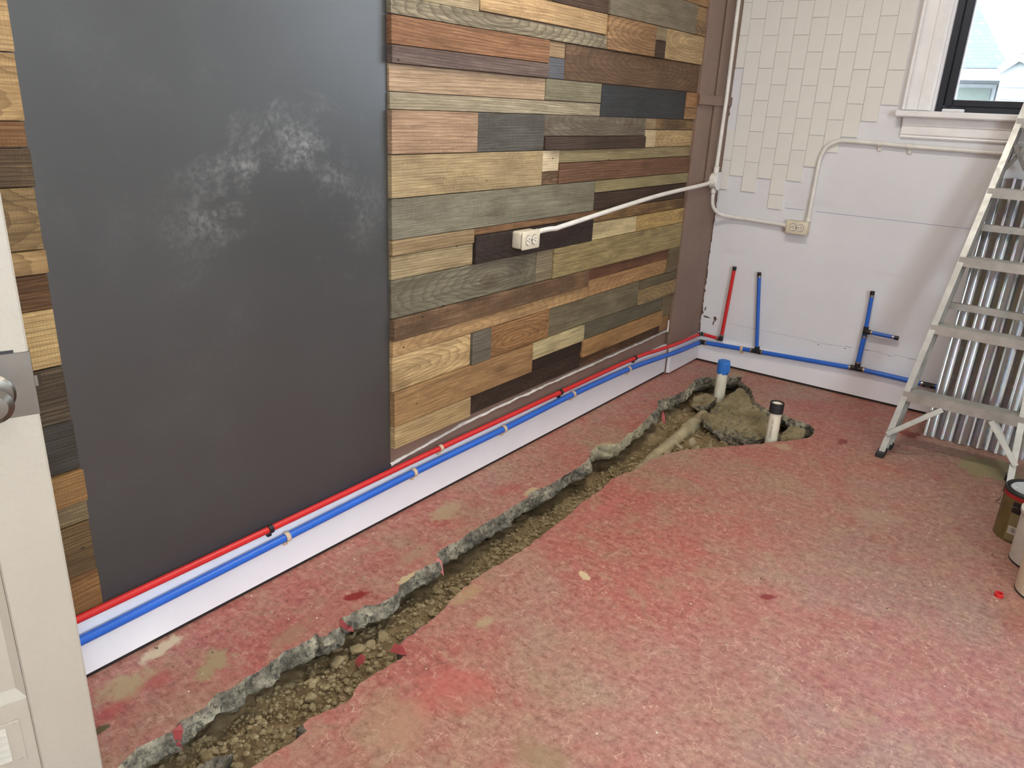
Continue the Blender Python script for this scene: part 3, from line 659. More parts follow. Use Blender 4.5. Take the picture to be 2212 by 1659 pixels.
# ================================================================== PIPES ON THE WALLS
def ring(parent, p, d, r, L=.010):
    d = Vector(d).normalized(); p = Vector(p); obj('crimp_ring', T([p - d * L / 2, p + d * L / 2], r, 14), M['crimp'], parent, True)
def joint(parent, name, p, dirs, r=.0105, L=.03):
    bm = NB(); p = Vector(p)
    for d in dirs: tube(bm, [p - Vector(d).normalized() * r * .6, p + Vector(d).normalized() * L], r, 12)
    return obj(name, bm, M['black'], parent)
rp = thing('water_pipe', 'red water pipe running along the baseboard and up the back wall', 'pipe', (.03, -2, .18))
rp_off = Vector((.03, -2, .18))
def sub(pts, o): return [Vector(p) - o for p in pts]
def pp(parent, off, name, bm, mat, sm=True):
    for v in bm.verts: v.co -= off
    return obj(name, bm, mat, parent, sm)
rr = .0098
red_path = smooth_path([(.028, -4.1, .18), (.028, -3.53, .18), (.028, -2.98, .182), (.030, -2.257, .189), (.030, -1.47, .189), (.032, -.79, .188), (.045, -.55, .180), (.058, -.384, .176), (.061, -.2, .172), (.061, -.08, .170)], 10)
pp(rp, rp_off, 'tube', T(red_path, rr, 14), M['red_pipe'])
def jn(parent, off, name, p, dirs, r=.0115, L=.026):
    bm = NB(); p = Vector(p)
    for d in dirs: tube(bm, [p - Vector(d).normalized() * r * .6, p + Vector(d).normalized() * L], r, 12)
    return pp(parent, off, name, bm, M['black'])
def cr(parent, off, p, d, r=.0125, L=.009):
    d = Vector(d).normalized(); p = Vector(p); return pp(parent, off, 'crimp_ring', T([p - d * L / 2, p + d * L / 2], r, 14), M['crimp'])
jn(rp, rp_off, 'elbow', (.061, -.045, .169), [(0, -1, 0), (1, 0, 0)]); cr(rp, rp_off, (.061, -.066, .169), (0, 1, 0)); cr(rp, rp_off, (.084, -.045, .169), (1, 0, 0))
pp(rp, rp_off, 'tube', T([(.080, -.045, .169), (.172, -.045, .164)], rr, 14), M['red_pipe'])
jn(rp, rp_off, 'elbow', (.186, -.043, .163), [(-1, 0, 0), (0, 0, 1)]); cr(rp, rp_off, (.165, -.044, .164), (1, 0, 0)); cr(rp, rp_off, (.187, -.043, .187), (0, 0, 1))
pp(rp, rp_off, 'riser', T([(.187, -.042, .185), (.200, -.032, .562)], rr, 14), M['red_pipe'])
pp(rp, rp_off, 'end_cap', T([(.2, -.032, .560), (.2006, -.032, .580)], .0108, 14), M['black'])

bp = thing('water_pipe', 'blue water pipe running along the baseboard with tees and risers on the back wall', 'pipe', (.035, -2, .14))
bo = Vector((.035, -2, .14)); br = .0124
blue_path = smooth_path([(.032, -4.1, .122), (.033, -3.54, .124), (.033, -3.26, .128), (.034, -2.93, .135), (.034, -2.39, .145), (.034, -1.88, .146), (.035, -1.37, .153), (.036, -.86, .146), (.050, -.55, .136), (.064, -.365, .130), (.066, -.15, .122), (.066, -.07, .120)], 10)
pp(bp, bo, 'tube', T(blue_path, br, 14), M['blue_pipe'])
jn(bp, bo, 'elbow', (.068, -.036, .119), [(0, -1, 0), (1, 0, 0)], .0135, .03); cr(bp, bo, (.098, -.036, .120), (1, 0, 0), .0146)
yb = -.036
pp(bp, bo, 'tube', T([(.094, yb, .120), (.372, yb, .135)], br, 14), M['blue_pipe'])
jn(bp, bo, 'tee', (.396, yb, .136), [(-1, 0, 0), (1, 0, 0), (0, 0, 1)], .0135, .028)
cr(bp, bo, (.366, yb, .135), (1, 0, 0), .0146); cr(bp, bo, (.426, yb, .137), (1, 0, 0), .0146)
pp(bp, bo, 'riser', T([(.394, yb, .155), (.342, -.030, .556)], rr, 14), M['blue_pipe'])
pp(bp, bo, 'end_cap', T([(.342, -.030, .552), (.3405, -.030, .571)], .0108, 14), M['black']); cr(bp, bo, (.3428, -.030, .548), (-.13, 0, 1), .0112)
pp(bp, bo, 'tube', T([(.42, yb, .137), (.895, yb, .160)], br, 14), M['blue_pipe'])
jn(bp, bo, 'tee', (.923, yb, .162), [(-1, 0, 0), (1, 0, 0), (0, 0, 1)], .0138, .032)
cr(bp, bo, (.889, yb, .160), (1, 0, 0), .0148); cr(bp, bo, (.957, yb, .162), (1, 0, 0), .0148)
pp(bp, bo, 'riser', T([(.923, yb, .185), (.926, -.034, .345)], br, 14), M['blue_pipe']); cr(bp, bo, (.923, yb, .196), (0, 0, 1), .0146)
jn(bp, bo, 'tee', (.926, -.034, .362), [(0, 0, -1), (0, 0, 1), (1, 0, 0)], .0125, .026); cr(bp, bo, (.926, -.034, .334), (0, 0, 1), .0146)
pp(bp, bo, 'riser', T([(.926, -.034, .38), (.921, -.030, .552)], rr, 14), M['blue_pipe']); pp(bp, bo, 'end_cap', T([(.921, -.03, .550), (.9205, -.03, .569)], .0108, 14), M['black']); cr(bp, bo, (.921, -.030, .545), (0, 0, 1), .0112)
pp(bp, bo, 'branch', T([(.944, -.034, .362), (1.068, -.032, .3585)], rr, 14), M['blue_pipe']); pp(bp, bo, 'end_cap', T([(1.066, -.032, .3586), (1.084, -.032, .358)], .0108, 14), M['black']); cr(bp, bo, (1.058, -.032, .359), (1, 0, 0), .0112); cr(bp, bo, (.956, -.034, .362), (1, 0, 0), .0112)
pp(bp, bo, 'tube', T([(.95, yb, .162), (1.235, yb, .158)], br, 14), M['blue_pipe'])
jn(bp, bo, 'tee', (1.262, yb, .157), [(-1, 0, 0), (1, 0, 0), (0, -1, .3)], .0138, .03); cr(bp, bo, (1.232, yb, .158), (1, 0, 0), .0146)
pp(bp, bo, 'tube', T([(1.285, yb, .157), (1.72, yb, .15)], br, 14), M['blue_pipe'])

# pipe clips: half loops with a nail tab
def pipe_clip(p, r, along, label, mat):
    """along 'y' : on the left wall (out = +x); 'x' : on the back wall (out = -y)"""
    bm = NB(); w_ = .007; prof = []
    ro = r + .0035
    for k in range(13):
        a = R(-100 + 200 * k / 12); prof.append((math.cos(a), math.sin(a)))
    rows = []
    for (c_, s_) in prof: rows.append([(c_ * (r + .0006), s_ * (r + .0006)), (c_ * ro, s_ * ro)])
    vv = []
    for rw in rows:
        q = []
        for t_ in (-w_, w_):
            for (o_, z_) in rw:
                q.append(bm.verts.new((o_, t_, z_) if along == 'y' else (t_, -o_, z_)))
        vv.append(q)
    for a, b in zip(vv, vv[1:]):
        for f in ((0, 1), (1, 3), (3, 2), (2, 0)): bm.faces.new((a[f[0]], a[f[1]], b[f[1]], b[f[0]]))
    for e in (vv[0], vv[-1]): bm.faces.new((e[0], e[1], e[3], e[2]))
    if along == 'y': box(bm, (-r - .006, -w_, -r - .016), (-r * .2, w_, -r - .001), .001)
    else: box(bm, (-w_, r * .2, -r - .016), (w_, r + .006, -r - .001), .001)
    o = obj('pipe_clip', bm, mat); o.location = p
    return tag(o, label, 'clip', 'pipe clips')
CL = [((.034, -2.935, .135), br, 'y', 'tan clip on the blue pipe nearest the door', 'clip_tan'), ((.034, -2.397, .145), br, 'y', 'tan clip on the blue pipe below the edge of the charcoal panel', 'clip_tan'), ((.034, -1.882, .146), br, 'y', 'tan clip on the blue pipe, middle one of five', 'clip_tan'),
 ((.035, -1.372, .153), br, 'y', 'tan clip on the blue pipe, second from the room corner', 'clip_tan'), ((.0365, -.856, .146), br, 'y', 'tan clip on the blue pipe closest to the corner pilaster', 'clip_tan'), ((.312, yb, .132), br, 'x', 'tan clip on the blue pipe along the back wall', 'clip_tan'),
 ((.0283, -2.985, .182), rr, 'y', 'black clip on the red pipe nearest the door', 'black'), ((.030, -2.255, .189), rr, 'y', 'tan clip on the red pipe below the first planks', 'clip_tan'), ((.030, -1.47, .189), rr, 'y', 'black clip on the red pipe, middle one', 'black'), ((.032, -.79, .188), rr, 'y', 'black clip on the red pipe nearest the corner pilaster', 'black')]
for p, r_, al, lb, mt in CL: pipe_clip(p, r_, al, lb, M[mt])

# ================================================================== ELECTRICAL CONDUIT
def outlet_box(loc, rz, label):
    """box mounted on a wall: local -y is out of the wall, x to the right"""
    t_ = thing('outlet_box', label, 'outlet', loc, rz)
    obj('box_body', B((-.055, -.046, -.032), (.055, 0, .032), .010, 3), M['ivory'], t_, True)
    bm = NB(); tube(bm, [(-.0555, -.022, 0), (-.0575, -.022, 0)], .013, 18); obj('knockout', bm, M['ivory'], t_)
    pl = obj('cover_plate', B((-.056, -.054, -.034), (.056, -.0465, .034), .005, 2), M['ivory'], t_, True)
    for sx in (-1, 1):
        bm = NB(); c = sx * .0195; vs_ = []
        for k in range(24):
            a = 2 * math.pi * k / 24; xx = max(-.0145, min(.0145, .0172 * math.cos(a))); zz = .0172 * math.sin(a)
            vs_.append((c + xx, zz))
        prism(bm, vs_, 'y', -.0565, -.0535); rc = obj('receptacle', bm, M['socket'], t_)
        bm = NB(); prism(bm, [(c + (x - c) * 1.1, z * 1.1) for x, z in vs_], 'y', -.0545, -.0535); obj('receptacle_rim', bm, M['black'], t_)
        bm = NB()
        box(bm, (c - .001, -.0569, .0040), (c + .008, -.0563, .0065)); box(bm, (c - .001, -.0569, -.0065), (c + .007, -.0563, -.0040)); tube(bm, [(c - .0075, -.0569, 0), (c - .0075, -.0563, 0)], .0024, 12)
        obj('slots', bm, M['black'], rc)
    bm = NB(); tube(bm, [(0, -.0565, 0), (0, -.054, 0)], .003, 10); obj('screw', bm, M['steel'], t_)
    return t_
outlet_box((.0195, -1.815, .897), R(90), 'ivory double outlet box mounted on a dark plank of the wood wall')
outlet_box((.503, -.0005, .834), 0, 'ivory double outlet box on the white plaster below the tiles')
def conduit(label, pts, r=.0098, n=6):
    o = tag(obj('conduit', T(smooth_path(pts, n), r, 16), M['conduit'], None, True), label, 'conduit'); return o
jb = thing('junction_box', 'round white junction box in the corner where conduits meet', 'junction box', (.0378, -.115, 1.03))
bm = NB(); tube(bm, [(0, 0, 0), (.032, 0, 0), (.036, 0, 0)], [.040, .040, .036], 24); obj('body', bm, M['conduit'], jb, False)
poly = []
for k in range(32):
    a = 2 * math.pi * k / 32; poly.append((max(-.030, min(.030, .045 * math.cos(a))), .047 * math.sin(a)))
bm = NB(); prism(bm, poly, 'x', .0362, .0405); obj('cover', bm, M['white_paint'], jb)
for y_, z_ in ((-.0, .036), (.0, -.036)): obj('screw', T([(.0405, y_, z_), (.0425, y_, z_)], .004, 10), M['conduit'], jb)
obj('hub', T([(.016, 0, .038), (.016, 0, .075)], .0145, 16), M['conduit'], jb, True)
obj('hub', T([(.016, 0, -.038), (.016, 0, -.062)], .0145, 16), M['conduit'], jb, True)
obj('hub', T([(.016, -.038, -.005), (.016, -.06, -.007)], .0145, 16), M['conduit'], jb, True)
conduit('white conduit crossing the planks from the outlet to the corner box', [(.047, -1.759, .912), (.050, -1.73, .918), (.058, -1.68, .922), (.060, -1.625, .921), (.056, -1.55, .927), (.054, -.82, .989), (.054, -.30, 1.015), (.0538, -.176, 1.023)])
conduit('white vertical conduit rising from the corner box beside the tiles', [(.0538, -.115, 1.106), (.054, -.112, 1.2), (.056, -.11, 1.404), (.0565, -.11, 1.47), (.054, -.112, 1.9), (.054, -.115, RZ - .02)])
conduit('white conduit curving from the corner box down to the back wall outlet', [(.0538, -.115, .967), (.053, -.110, .93), (.058, -.095, .89), (.080, -.065, .858), (.115, -.035, .846), (.17, -.024, .842), (.30, -.023, .839), (.445, -.025, .834)])
conduit('white conduit rising from the back wall outlet and bending under the window', [(.546, -.028, .869), (.546, -.026, .90), (.547, -.0225, 1.05), (.548, -.0222, 1.14), (.553, -.0222, 1.19), (.572, -.0222, 1.235), (.61, -.0222, 1.262), (.66, -.0222, 1.27), (.82, -.0222, 1.268), (.95, -.0222, 1.264), (1.3, -.0222, 1.26), (2.1, -.0222, 1.255)])
def strap(x, z, lab):
    bm = NB(); hollow(bm, (x - .011, -.0222, z), .022, .0128, .0100, 20, (1, 0, 0)); box(bm, (x - .010, -.008, z - .036), (x + .010, -.0004, z - .010), .003, 2)
    tube(bm, [(x, -.008, z - .026), (x, -.013, z - .026)], .006, 10)
    tag(obj('conduit_strap', bm, M['conduit'], None, True), lab, 'strap', 'conduit straps')
strap(.815, 1.268, 'painted strap on the horizontal conduit left of the window apron'); strap(.948, 1.264, 'painted strap on the horizontal conduit under the window apron')
# connector hubs at the outlet boxes
tag(obj('conduit_connector', T([(.0435, -1.765, .911), (.0475, -1.74, .915)], .0135, 16), M['conduit'], None, True), 'white connector joining the wood wall outlet to its conduit', 'connector')
tag(obj('conduit_connector', T([(.432, -.025, .834), (.447, -.025, .834)], .0135, 16), M['conduit'], None, True), 'white connector left of the back wall outlet', 'connector')
tag(obj('conduit_connector', T([(.546, -.028, .867), (.546, -.027, .888)], .0135, 16), M['conduit'], None, True), 'white connector on top of the back wall outlet', 'connector')

# ================================================================== DOOR AT THE LEFT
dr = thing('door_1', 'cream painted panel door with steel lock plate', 'door', (.43, -3.675, .012)); dr['kind'] = 'structure'
# local axes: s along the door from the free edge (towards -), n out of the visible face
ds = Vector((-.29, -.957, 0)).normalized(); dn = Vector((.957, -.29, 0)).normalized()
dr.matrix_world = Matrix(((ds.x, dn.x, 0, .43), (ds.y, dn.y, 0, -3.675), (0, 0, 1, .0), (0, 0, 0, 1)))
# mirrored axes would flip faces, so use s, -n order inside a right-handed frame
dr.matrix_world = Matrix(((ds.x, -dn.x, 0, .43), (ds.y, -dn.y, 0, -3.675), (0, 0, 1, .0), (0, 0, 0, 1)))
W_ = .80
def dpart(name, s0, s1, z0, z1, n0, n1, mat=M['door'], bev=.0015, parent=dr, seg=1):
    return obj(name, B((s0, -n1, z0), (s1, -n0, z1), bev, seg), mat, parent)
dpart('stile', 0, .094, .015, 2.03, -.036, 0, bev=.003); dpart('stile', W_ - .094, W_, .015, 2.03, -.036, 0)
dpart('rail', .0945, W_ - .0945, .015, .338, -.036, -.0004); dpart('rail', .0945, W_ - .0945, .80, .96, -.036, -.0004); dpart('rail', .0945, W_ - .0945, 1.92, 2.03, -.036, -.0004)
dpart('panel', .0945, W_ - .0945, .338, .80, -.026, -.014); dpart('panel', .0945, W_ - .0945, .96, 1.92, -.026, -.014)
for za, zb in ((.3385, .7995), (.9605, 1.9195)):
    bm = NB(); prism(bm, [(.0946, .014), (.0946, .001), (.108, .014)], 'z', za, zb); obj('moulding', bm, M['door'], dr)
    bm = NB(); prism(bm, [(.014, za), (.001, za), (.014, za + .016)], 'x', .0946, W_ - .0946); obj('moulding', bm, M['door'], dr)
# lock plate wrapping the edge, knob, latch
pl = dpart('lock_plate', -.0012, .13, .862, .967, -.036, .0012, M['steel'], .0006)
kn = obj('knob', lathe(NB(), [(0, 0), (.034, 0), (.034, .003), (.030, .008), (.014, .011), (.012, .03), (.020, .036), (.027, .046), (.027, .058), (.018, .066), (0, .067)], 32), M['steel'], dr, True)
kn.location = (.060, -.0012, .905); kn.rotation_euler = (R(90), 0, 0)
sc = obj('screw', lathe(NB(), [(0, 0), (.0034, 0), (.003, .002), (0, .003)], 12), M['crimp'], dr, True); sc.location = (.0345, -.0065, .908); sc.rotation_euler = (R(90), 0, 0)
obj('latch_bolt', prism(NB(), [(-.012, .022), (-.006, .010), (.0, .010), (.0, .024), (-.012, .024)], 'z', .905, .923), M['steel'], dr)
dpart('latch_slot', .020, .06, .967, .972, -.002, .0006, M['black'], 0)
# louvred vent
dpart('vent_plate', .112, .33, .206, .300, 0, .003, M['door'], .0012)
for i in range(5):
    z_ = .222 + i * .0145
    bm = NB(); prism(bm, [(-.003, z_), (-.010, z_ + .001), (-.003, z_ + .011)], 'x', .134, .315); obj('louvre', bm, M['door'], dr)
for s_, z_ in ((.120, .292), (.120, .214)): obj('vent_screw', T([(s_, -.003, z_), (s_, -.005, z_)], .003, 10), M['door'], dr)
tag(obj('trim_2', B((0.0, -4.62, 0), (.20, -4.46, RZ)), M['wall_plain']), 'wall return that carries the door', 'trim', kind='structure')

# ================================================================== STEP LADDER (folded, leaning on the back wall)
lad = thing('step_ladder', 'folded aluminium step ladder leaning in front of the window', 'ladder', (1.46, -.72, 0)); LO = Vector((1.46, -.72, 0))
def rail(name, p0, p1, w_, d_, mat, parent, inward, th=.003, side=Vector((1, 0, 0))):
    """open channel between p0 and p1; web w_ deep front-back, flanges d_ wide pointing 'inward' along x"""
    p0 = Vector(p0); p1 = Vector(p1); ax = (p1 - p0).normalized(); sx = (side - ax * side.dot(ax)).normalized() * inward; fy = ax.cross(sx).normalized()
    if fy.y > 0: fy = -fy     # fy points to the front (towards -y)
    prof = [(0, 0), (d_, 0), (d_, th), (th, th), (th, w_ - th), (d_, w_ - th), (d_, w_), (0, w_)]
    bm = NB(); a = [bm.verts.new(p0 + sx * u - fy * v_ - LO) for u, v_ in prof]; b = [bm.verts.new(p1 + sx * u - fy * v_ - LO) for u, v_ in prof]
    bm.faces.new(a); bm.faces.new(b[::-1])
    for i in range(8): bm.faces.new((a[i], b[i], b[(i + 1) % 8], a[(i + 1) % 8]))
    return obj(name, bm, mat, parent)
K = .40
def front(x, z): return Vector((x, -.734 + K * z, z))
def lx(z): return 1.207 + .1085 * z
def rx(z): return 1.714 - .085 * z
TOP = 1.72
rail('front_rail', front(lx(.02), .02), front(lx(TOP), TOP), .066, .024, M['alu'], lad, 1)
rail('front_rail', front(rx(.02), .02), front(rx(TOP), TOP), .066, .024, M['alu'], lad, -1)
def back(x, z): return Vector((x, -.620 + (K + .012) * z, z))
rail('rear_rail', back(lx(0) + .012, .018), back(lx(1.5) + .0, 1.5), .040, .020, M['alu'], lad, 1)
rail('rear_rail', back(rx(0) - .012, .018), back(rx(1.5) - .0, 1.5), .040, .020, M['alu'], lad, -1)
def lbox(name, c, half, mat, parent=lad, rot=None, bev=.001):
    bm = B((-half[0], -half[1], -half[2]), half, bev)
    if rot: bmesh.ops.rotate(bm, verts=bm.verts, cent=(0, 0, 0), matrix=rot)
    for v in bm.verts: v.co += Vector(c) - LO
    return obj(name, bm, mat, parent)
for i in range(5):
    z = .27 + i * .281; xa, xb = lx(z) + .003, rx(z) - .003; y0 = -.734 + K * z
    bm = NB(); hh = .030 if i == 0 else .026
    prof = [(y0 - .004, z - hh), (y0 - .004, z + .012), (y0 + .070, z + .012), (y0 + .070, z - .012), (y0 + .067, z - .012), (y0 + .067, z + .009), (y0 - .001, z + .009), (y0 - .001, z - hh)]
    prism(bm, prof, 'x', xa, xb)
    for v in bm.verts: v.co -= LO
    st_ = obj('step', bm, M['alu'], lad)
    bm = NB()
    for k in range(6):
        yy = y0 + .006 + k * .011; box(bm, (xa + .004, yy, z + .012), (xb - .004, yy + .004, z + .0135))
    for v in bm.verts: v.co -= LO
    obj('tread_ribs', bm, M['alu'], st_)
    for x_ in (lx(z) + .011, rx(z) - .011): 
        p = front(x_, z + .004); obj('rivet', T([p + Vector((0, .004, 0)) - LO, p + Vector((0, -.0055, 0)) - LO], .0048, 10), M['steel'], lad)
for z, zz in ((.623, .0), (.955, .0), (1.28, 0)):
    xa, xb = lx(z) + .024, rx(z) - .024; y0 = -.600 + K * z
    bm = NB(); prism(bm, [(y0, z - .014), (y0, z + .014), (y0 + .024, z + .014), (y0 + .024, z + .011), (y0 + .003, z + .011), (y0 + .003, z - .014)], 'x', xa, xb)
    for v in bm.verts: v.co -= LO
    obj('rear_bar', bm, M['alu'], lad)
def bar(name, p, q, w_, th, parent=lad, mat=M['alu']):
    p = Vector(p); q = Vector(q); d = (q - p); L = d.length
    bm = B((-w_ / 2, -th / 2, 0), (w_ / 2, th / 2, L), .0008)
    z = d.normalized(); yv = Vector((0, 1, -K)).normalized(); yv = (yv - z * yv.dot(z)).normalized(); xv = yv.cross(z)
    mt = Matrix((xv, yv, z)).transposed()
    for v in bm.verts: v.co = mt @ v.co + p - LO
    return obj(name, bm, mat, parent)
bar('brace', (1.222, -.703, .098), (1.400, -.640, .243), .022, .005); bar('brace', (1.703, -.705, .104), (1.578, -.640, .243), .022, .005)
bar('brace', (1.236, -.650, .090), (1.395, -.600, .243), .018, .005); bar('brace', (1.690, -.650, .098), (1.585, -.600, .243), .018, .005)
bar('spreader', (1.375, -.165, 1.30), (1.43, -.10, 1.20), .016, .004); bar('spreader', (1.36, -.12, 1.20), (1.45, -.13, 1.36), .016, .004)
for x_ in (lx(0) + .012, rx(0) - .012):
    p = front(x_, 0); lbox('foot', (p.x, p.y + .028, .012), (.017, .040, .0118), M['rubber'], bev=.003)
for x_ in (lx(0) + .022, rx(0) - .022):
    lbox('foot', (x_, -.600, .011), (.015, .026, .0108), M['rubber'], bev=.003)
lbox('top_cap', (front((lx(TOP) + rx(TOP)) / 2, TOP).x, front(0, TOP).y + .04, TOP + .02), (.10, .055, .025), M['alu'], bev=.004)

# ================================================================== CORRUGATED SHEETS LEANING ON THE BACK WALL
def corrugated(x0, n, ytop, ybot, ztop, label, pitch=.0722, amp=.0095, lean=.0):
    L = math.hypot(ybot - ytop, ztop); bm = NB(); prof = []
    for i in range(n):
        for u, v_ in ((0, 1), (.10, 1), (.14, .9), (.46, -.9), (.50, -1), (.60, -1), (.64, -.9), (.96, .9)): prof.append(((i + u) * pitch, v_ * amp))
    prof.append((n * pitch, amp)); th = .0009
    rows = []
    for k in range(2):
        rows.append([bm.verts.new((x, -v_, k * L)) for x, v_ in prof] )
    rows2 = [[bm.verts.new((x, -v_ + th, k * L)) for x, v_ in prof] for k in range(2)]
    m_ = len(prof)
    for i in range(m_ - 1):
        bm.faces.new((rows[0][i], rows[0][i + 1], rows[1][i + 1], rows[1][i])); bm.faces.new((rows2[0][i], rows2[1][i], rows2[1][i + 1], rows2[0][i + 1]))
        for k in range(2): bm.faces.new((rows[k][i], rows[k][i + 1], rows2[k][i + 1], rows2[k][i]))
    for i in (0, m_ - 1): bm.faces.new((rows[0][i], rows[1][i], rows2[1][i], rows2[0][i]))
    o = obj('corrugated_sheet', bm, M['galv']); o.location = (x0, ybot, .0025)
    o.rotation_euler = (-math.asin((ytop - ybot) / L), lean, 0)
    return tag(o, label, 'metal sheet', 'corrugated sheets')
corrugated(1.322, 9, -.045, -.325, 1.155, 'galvanised corrugated sheet whose left edge shows behind the ladder')
corrugated(1.322 + 4 * .0722, 7, -.052, -.332, 1.15, 'second galvanised corrugated sheet lapped in front, at the picture edge')

# ================================================================== PAINT CANS AND RED RING
def gold_can(loc, rz):
    c = thing('paint_can', 'olive gold paint can with red band and black rim', 'paint can', loc, rz)
    t_ = NT('olive_can_label'); t_.col(t_.ramp(t_.noise(t_.coord(), 6, 4, .6), [(.3, rgba((86, 74, 42))), (.7, rgba((116, 100, 60)))])); t_.rough(.4)
    t_.b.inputs['Metallic'].default_value = .25; lab_m = t_.m
    r = .083
    obj('can_body', lathe(NB(), [(0, .004), (r - .004, .004), (r - .002, 0), (r + .001, 0), (r + .001, .004), (r, .006), (r, .170), (0, .170)], 48), lab_m, c, True)
    obj('red_band', lathe(NB(), [(r + .0004, .158), (r + .0006, .158), (r + .0006, .176), (r + .0004, .176)], 48), plain('can_red_band', (150, 30, 32), .45), c, True)
    obj('rim', lathe(NB(), [(r, .172), (r + .002, .174), (r + .003, .182), (r, .186), (r - .004, .184), (r - .006, .180), (r - .010, .186), (r - .013, .182), (r - .014, .176), (r - .002, .172)], 48), M['rubber'], c, True)
    obj('lid', lathe(NB(), [(r - .0135, .178), (r - .016, .182), (r - .022, .179), (0, .178)], 48), plain('paint_smeared_lid', (196, 200, 200), .35, .3, var=.15, scale=30), c, True)
    def patch(name, a0_, a1_, z0, z1, mat, dr_=.0006, parent=c):
        bm = NB(); n = 10; lo, hi = [], []
        for i in range(n + 1):
            a = R(a0_ + (a1_ - a0_) * i / n); x, y = math.cos(a), math.sin(a)
            lo.append([bm.verts.new((x * q, y * q, z0)) for q in (r, r + dr_)]); hi.append([bm.verts.new((x * q, y * q, z1)) for q in (r, r + dr_)])
        for i in range(n):
            bm.faces.new((lo[i][1], lo[i + 1][1], hi[i + 1][1], hi[i][1])); bm.faces.new((lo[i][0], lo[i][1], lo[i + 1][1], lo[i + 1][0])); bm.faces.new((hi[i][0], hi[i][1], hi[i + 1][1], hi[i + 1][0]))
        for i in (0, n): bm.faces.new((lo[i][0], lo[i][1], hi[i][1], hi[i][0]))
        return obj(name, bm, mat, parent, True)
    patch('dark_panel', -3, 28, .112, .152, M['black']); patch('label_panel', -3, 28, .008, .110, plain('label_tan', (128, 116, 80), .5))
    patch('printed_strip', 29, 100, .008, .156, plain('label_white', (190, 186, 178), .5), .0007)
    bc = patch('barcode', 1, 22, .034, .062, plain('barcode_white', (206, 200, 190), .5), .0012)
    for i in range(9): 
        a_ = 3.5 + i * 2; patch('bar', a_, a_ + random.choice((.5, .8, 1.1)), .039, .058, M['black'], .0015, bc)
    e = obj('handle_ear', T([(0, 0, 0), (0, 0, .004)], .012, 16), M['black'], c); e.location = (r * math.cos(R(10)), r * math.sin(R(10)), .136); e.rotation_euler = (0, R(90), R(10))
    p = Vector((math.cos(R(10)) * (r + .005), math.sin(R(10)) * (r + .005), .136))
    obj('bail_wire', T(smooth_path([p, p + Vector((.006, -.03, -.004)), p + Vector((.001, -.062, -.013)), p + Vector((-.01, -.085, -.018)), p + Vector((-.03, -.088, -.016)), p + Vector((-.06, -.10, -.012))], 6), .0015, 8), M['steel'], c)
    return c
right = Vector((.8, .6, 0))
gold_can((1.774, -1.115, 0.0005), R(-120))
def pail(loc, label, c_):
    c = thing('paint_pail', label, 'pail', loc); r = .086
    mt = plain('white_pail', c_, .4, var=.07, scale=14)
    obj('pail_body', lathe(NB(), [(0, .003), (r - .006, .003), (r - .004, 0), (r, .002), (r + .002, .175), (r + .006, .177), (r + .006, .188), (r - .002, .190), (r - .004, .180), (0, .178)], 48), mt, c, True)
    obj('base_ring', lathe(NB(), [(r - .003, .0008), (r + .0008, .0012), (r + .001, .006), (r - .002, .006)], 48), M['rubber'], c, True)
    return c
p2 = pail((1.842, -1.288, 0.0005), 'white pail standing between the olive can and the picture edge', (204, 200, 192))
bm = NB()
for k in range(8): 
    a = R(-60 + k * 4); box(bm, (.0878 * math.cos(a) - .002, .0878 * math.sin(a) - .004, .012 + .003 * (k % 3)), (.0878 * math.cos(a) + .002, .0878 * math.sin(a) + .004, .034 + .006 * (k % 2)), .001)
obj('blue_label', bm, plain('blue_label', (38, 44, 128), .5), p2)
pail((1.806 + .088 * .8, -1.543 + .088 * .6, 0.0005), 'cream pail nearest the viewer, cut by the picture edge', (214, 198, 172))
tag(obj('pipe_ring', hollow(NB(), (1.757, -1.595, .0004), .012, .0125, .0085, 24), M['red_plastic'], None, True), 'small red plastic ring lying on the floor by the pails', 'ring')

# ================================================================== THE TRENCH
def soil_h(x, y):
    q = Vector((x, y, 0)); z = -.108 + .020 * noise.fractal(q * 5, .9, 2, 3) + .010 * noise.fractal(q * 28, .7, 2, 4) + .006 * noise.noise(q * 70) + .003 * noise.noise(q * 150)
    k = min(1, max(0, (.365 - x) / .07)); z -= .030 * k * k * (3 - 2 * k) * (1 if y < -.9 else .3)     # hollowed out under the broken edge
    return z
nx, ny = 118, 560; bm = NB(); g = []
for j in range(ny):
    y = -4.35 + 4.33 * j / (ny - 1); row = []
    for i in range(nx):
        x = .10 + .95 * i / (nx - 1)
        row.append(bm.verts.new((x, y, soil_h(x, y))))
    g.append(row)
for j in range(ny - 1):
    for i in range(nx - 1): bm.faces.new((g[j][i], g[j][i + 1], g[j + 1][i + 1], g[j + 1][i]))
tag(obj('soil_bed', bm, M['soil'], None, True, recalc=False, sharp=False), 'brown dirt filling the bottom of the trench', 'soil', kind='stuff')
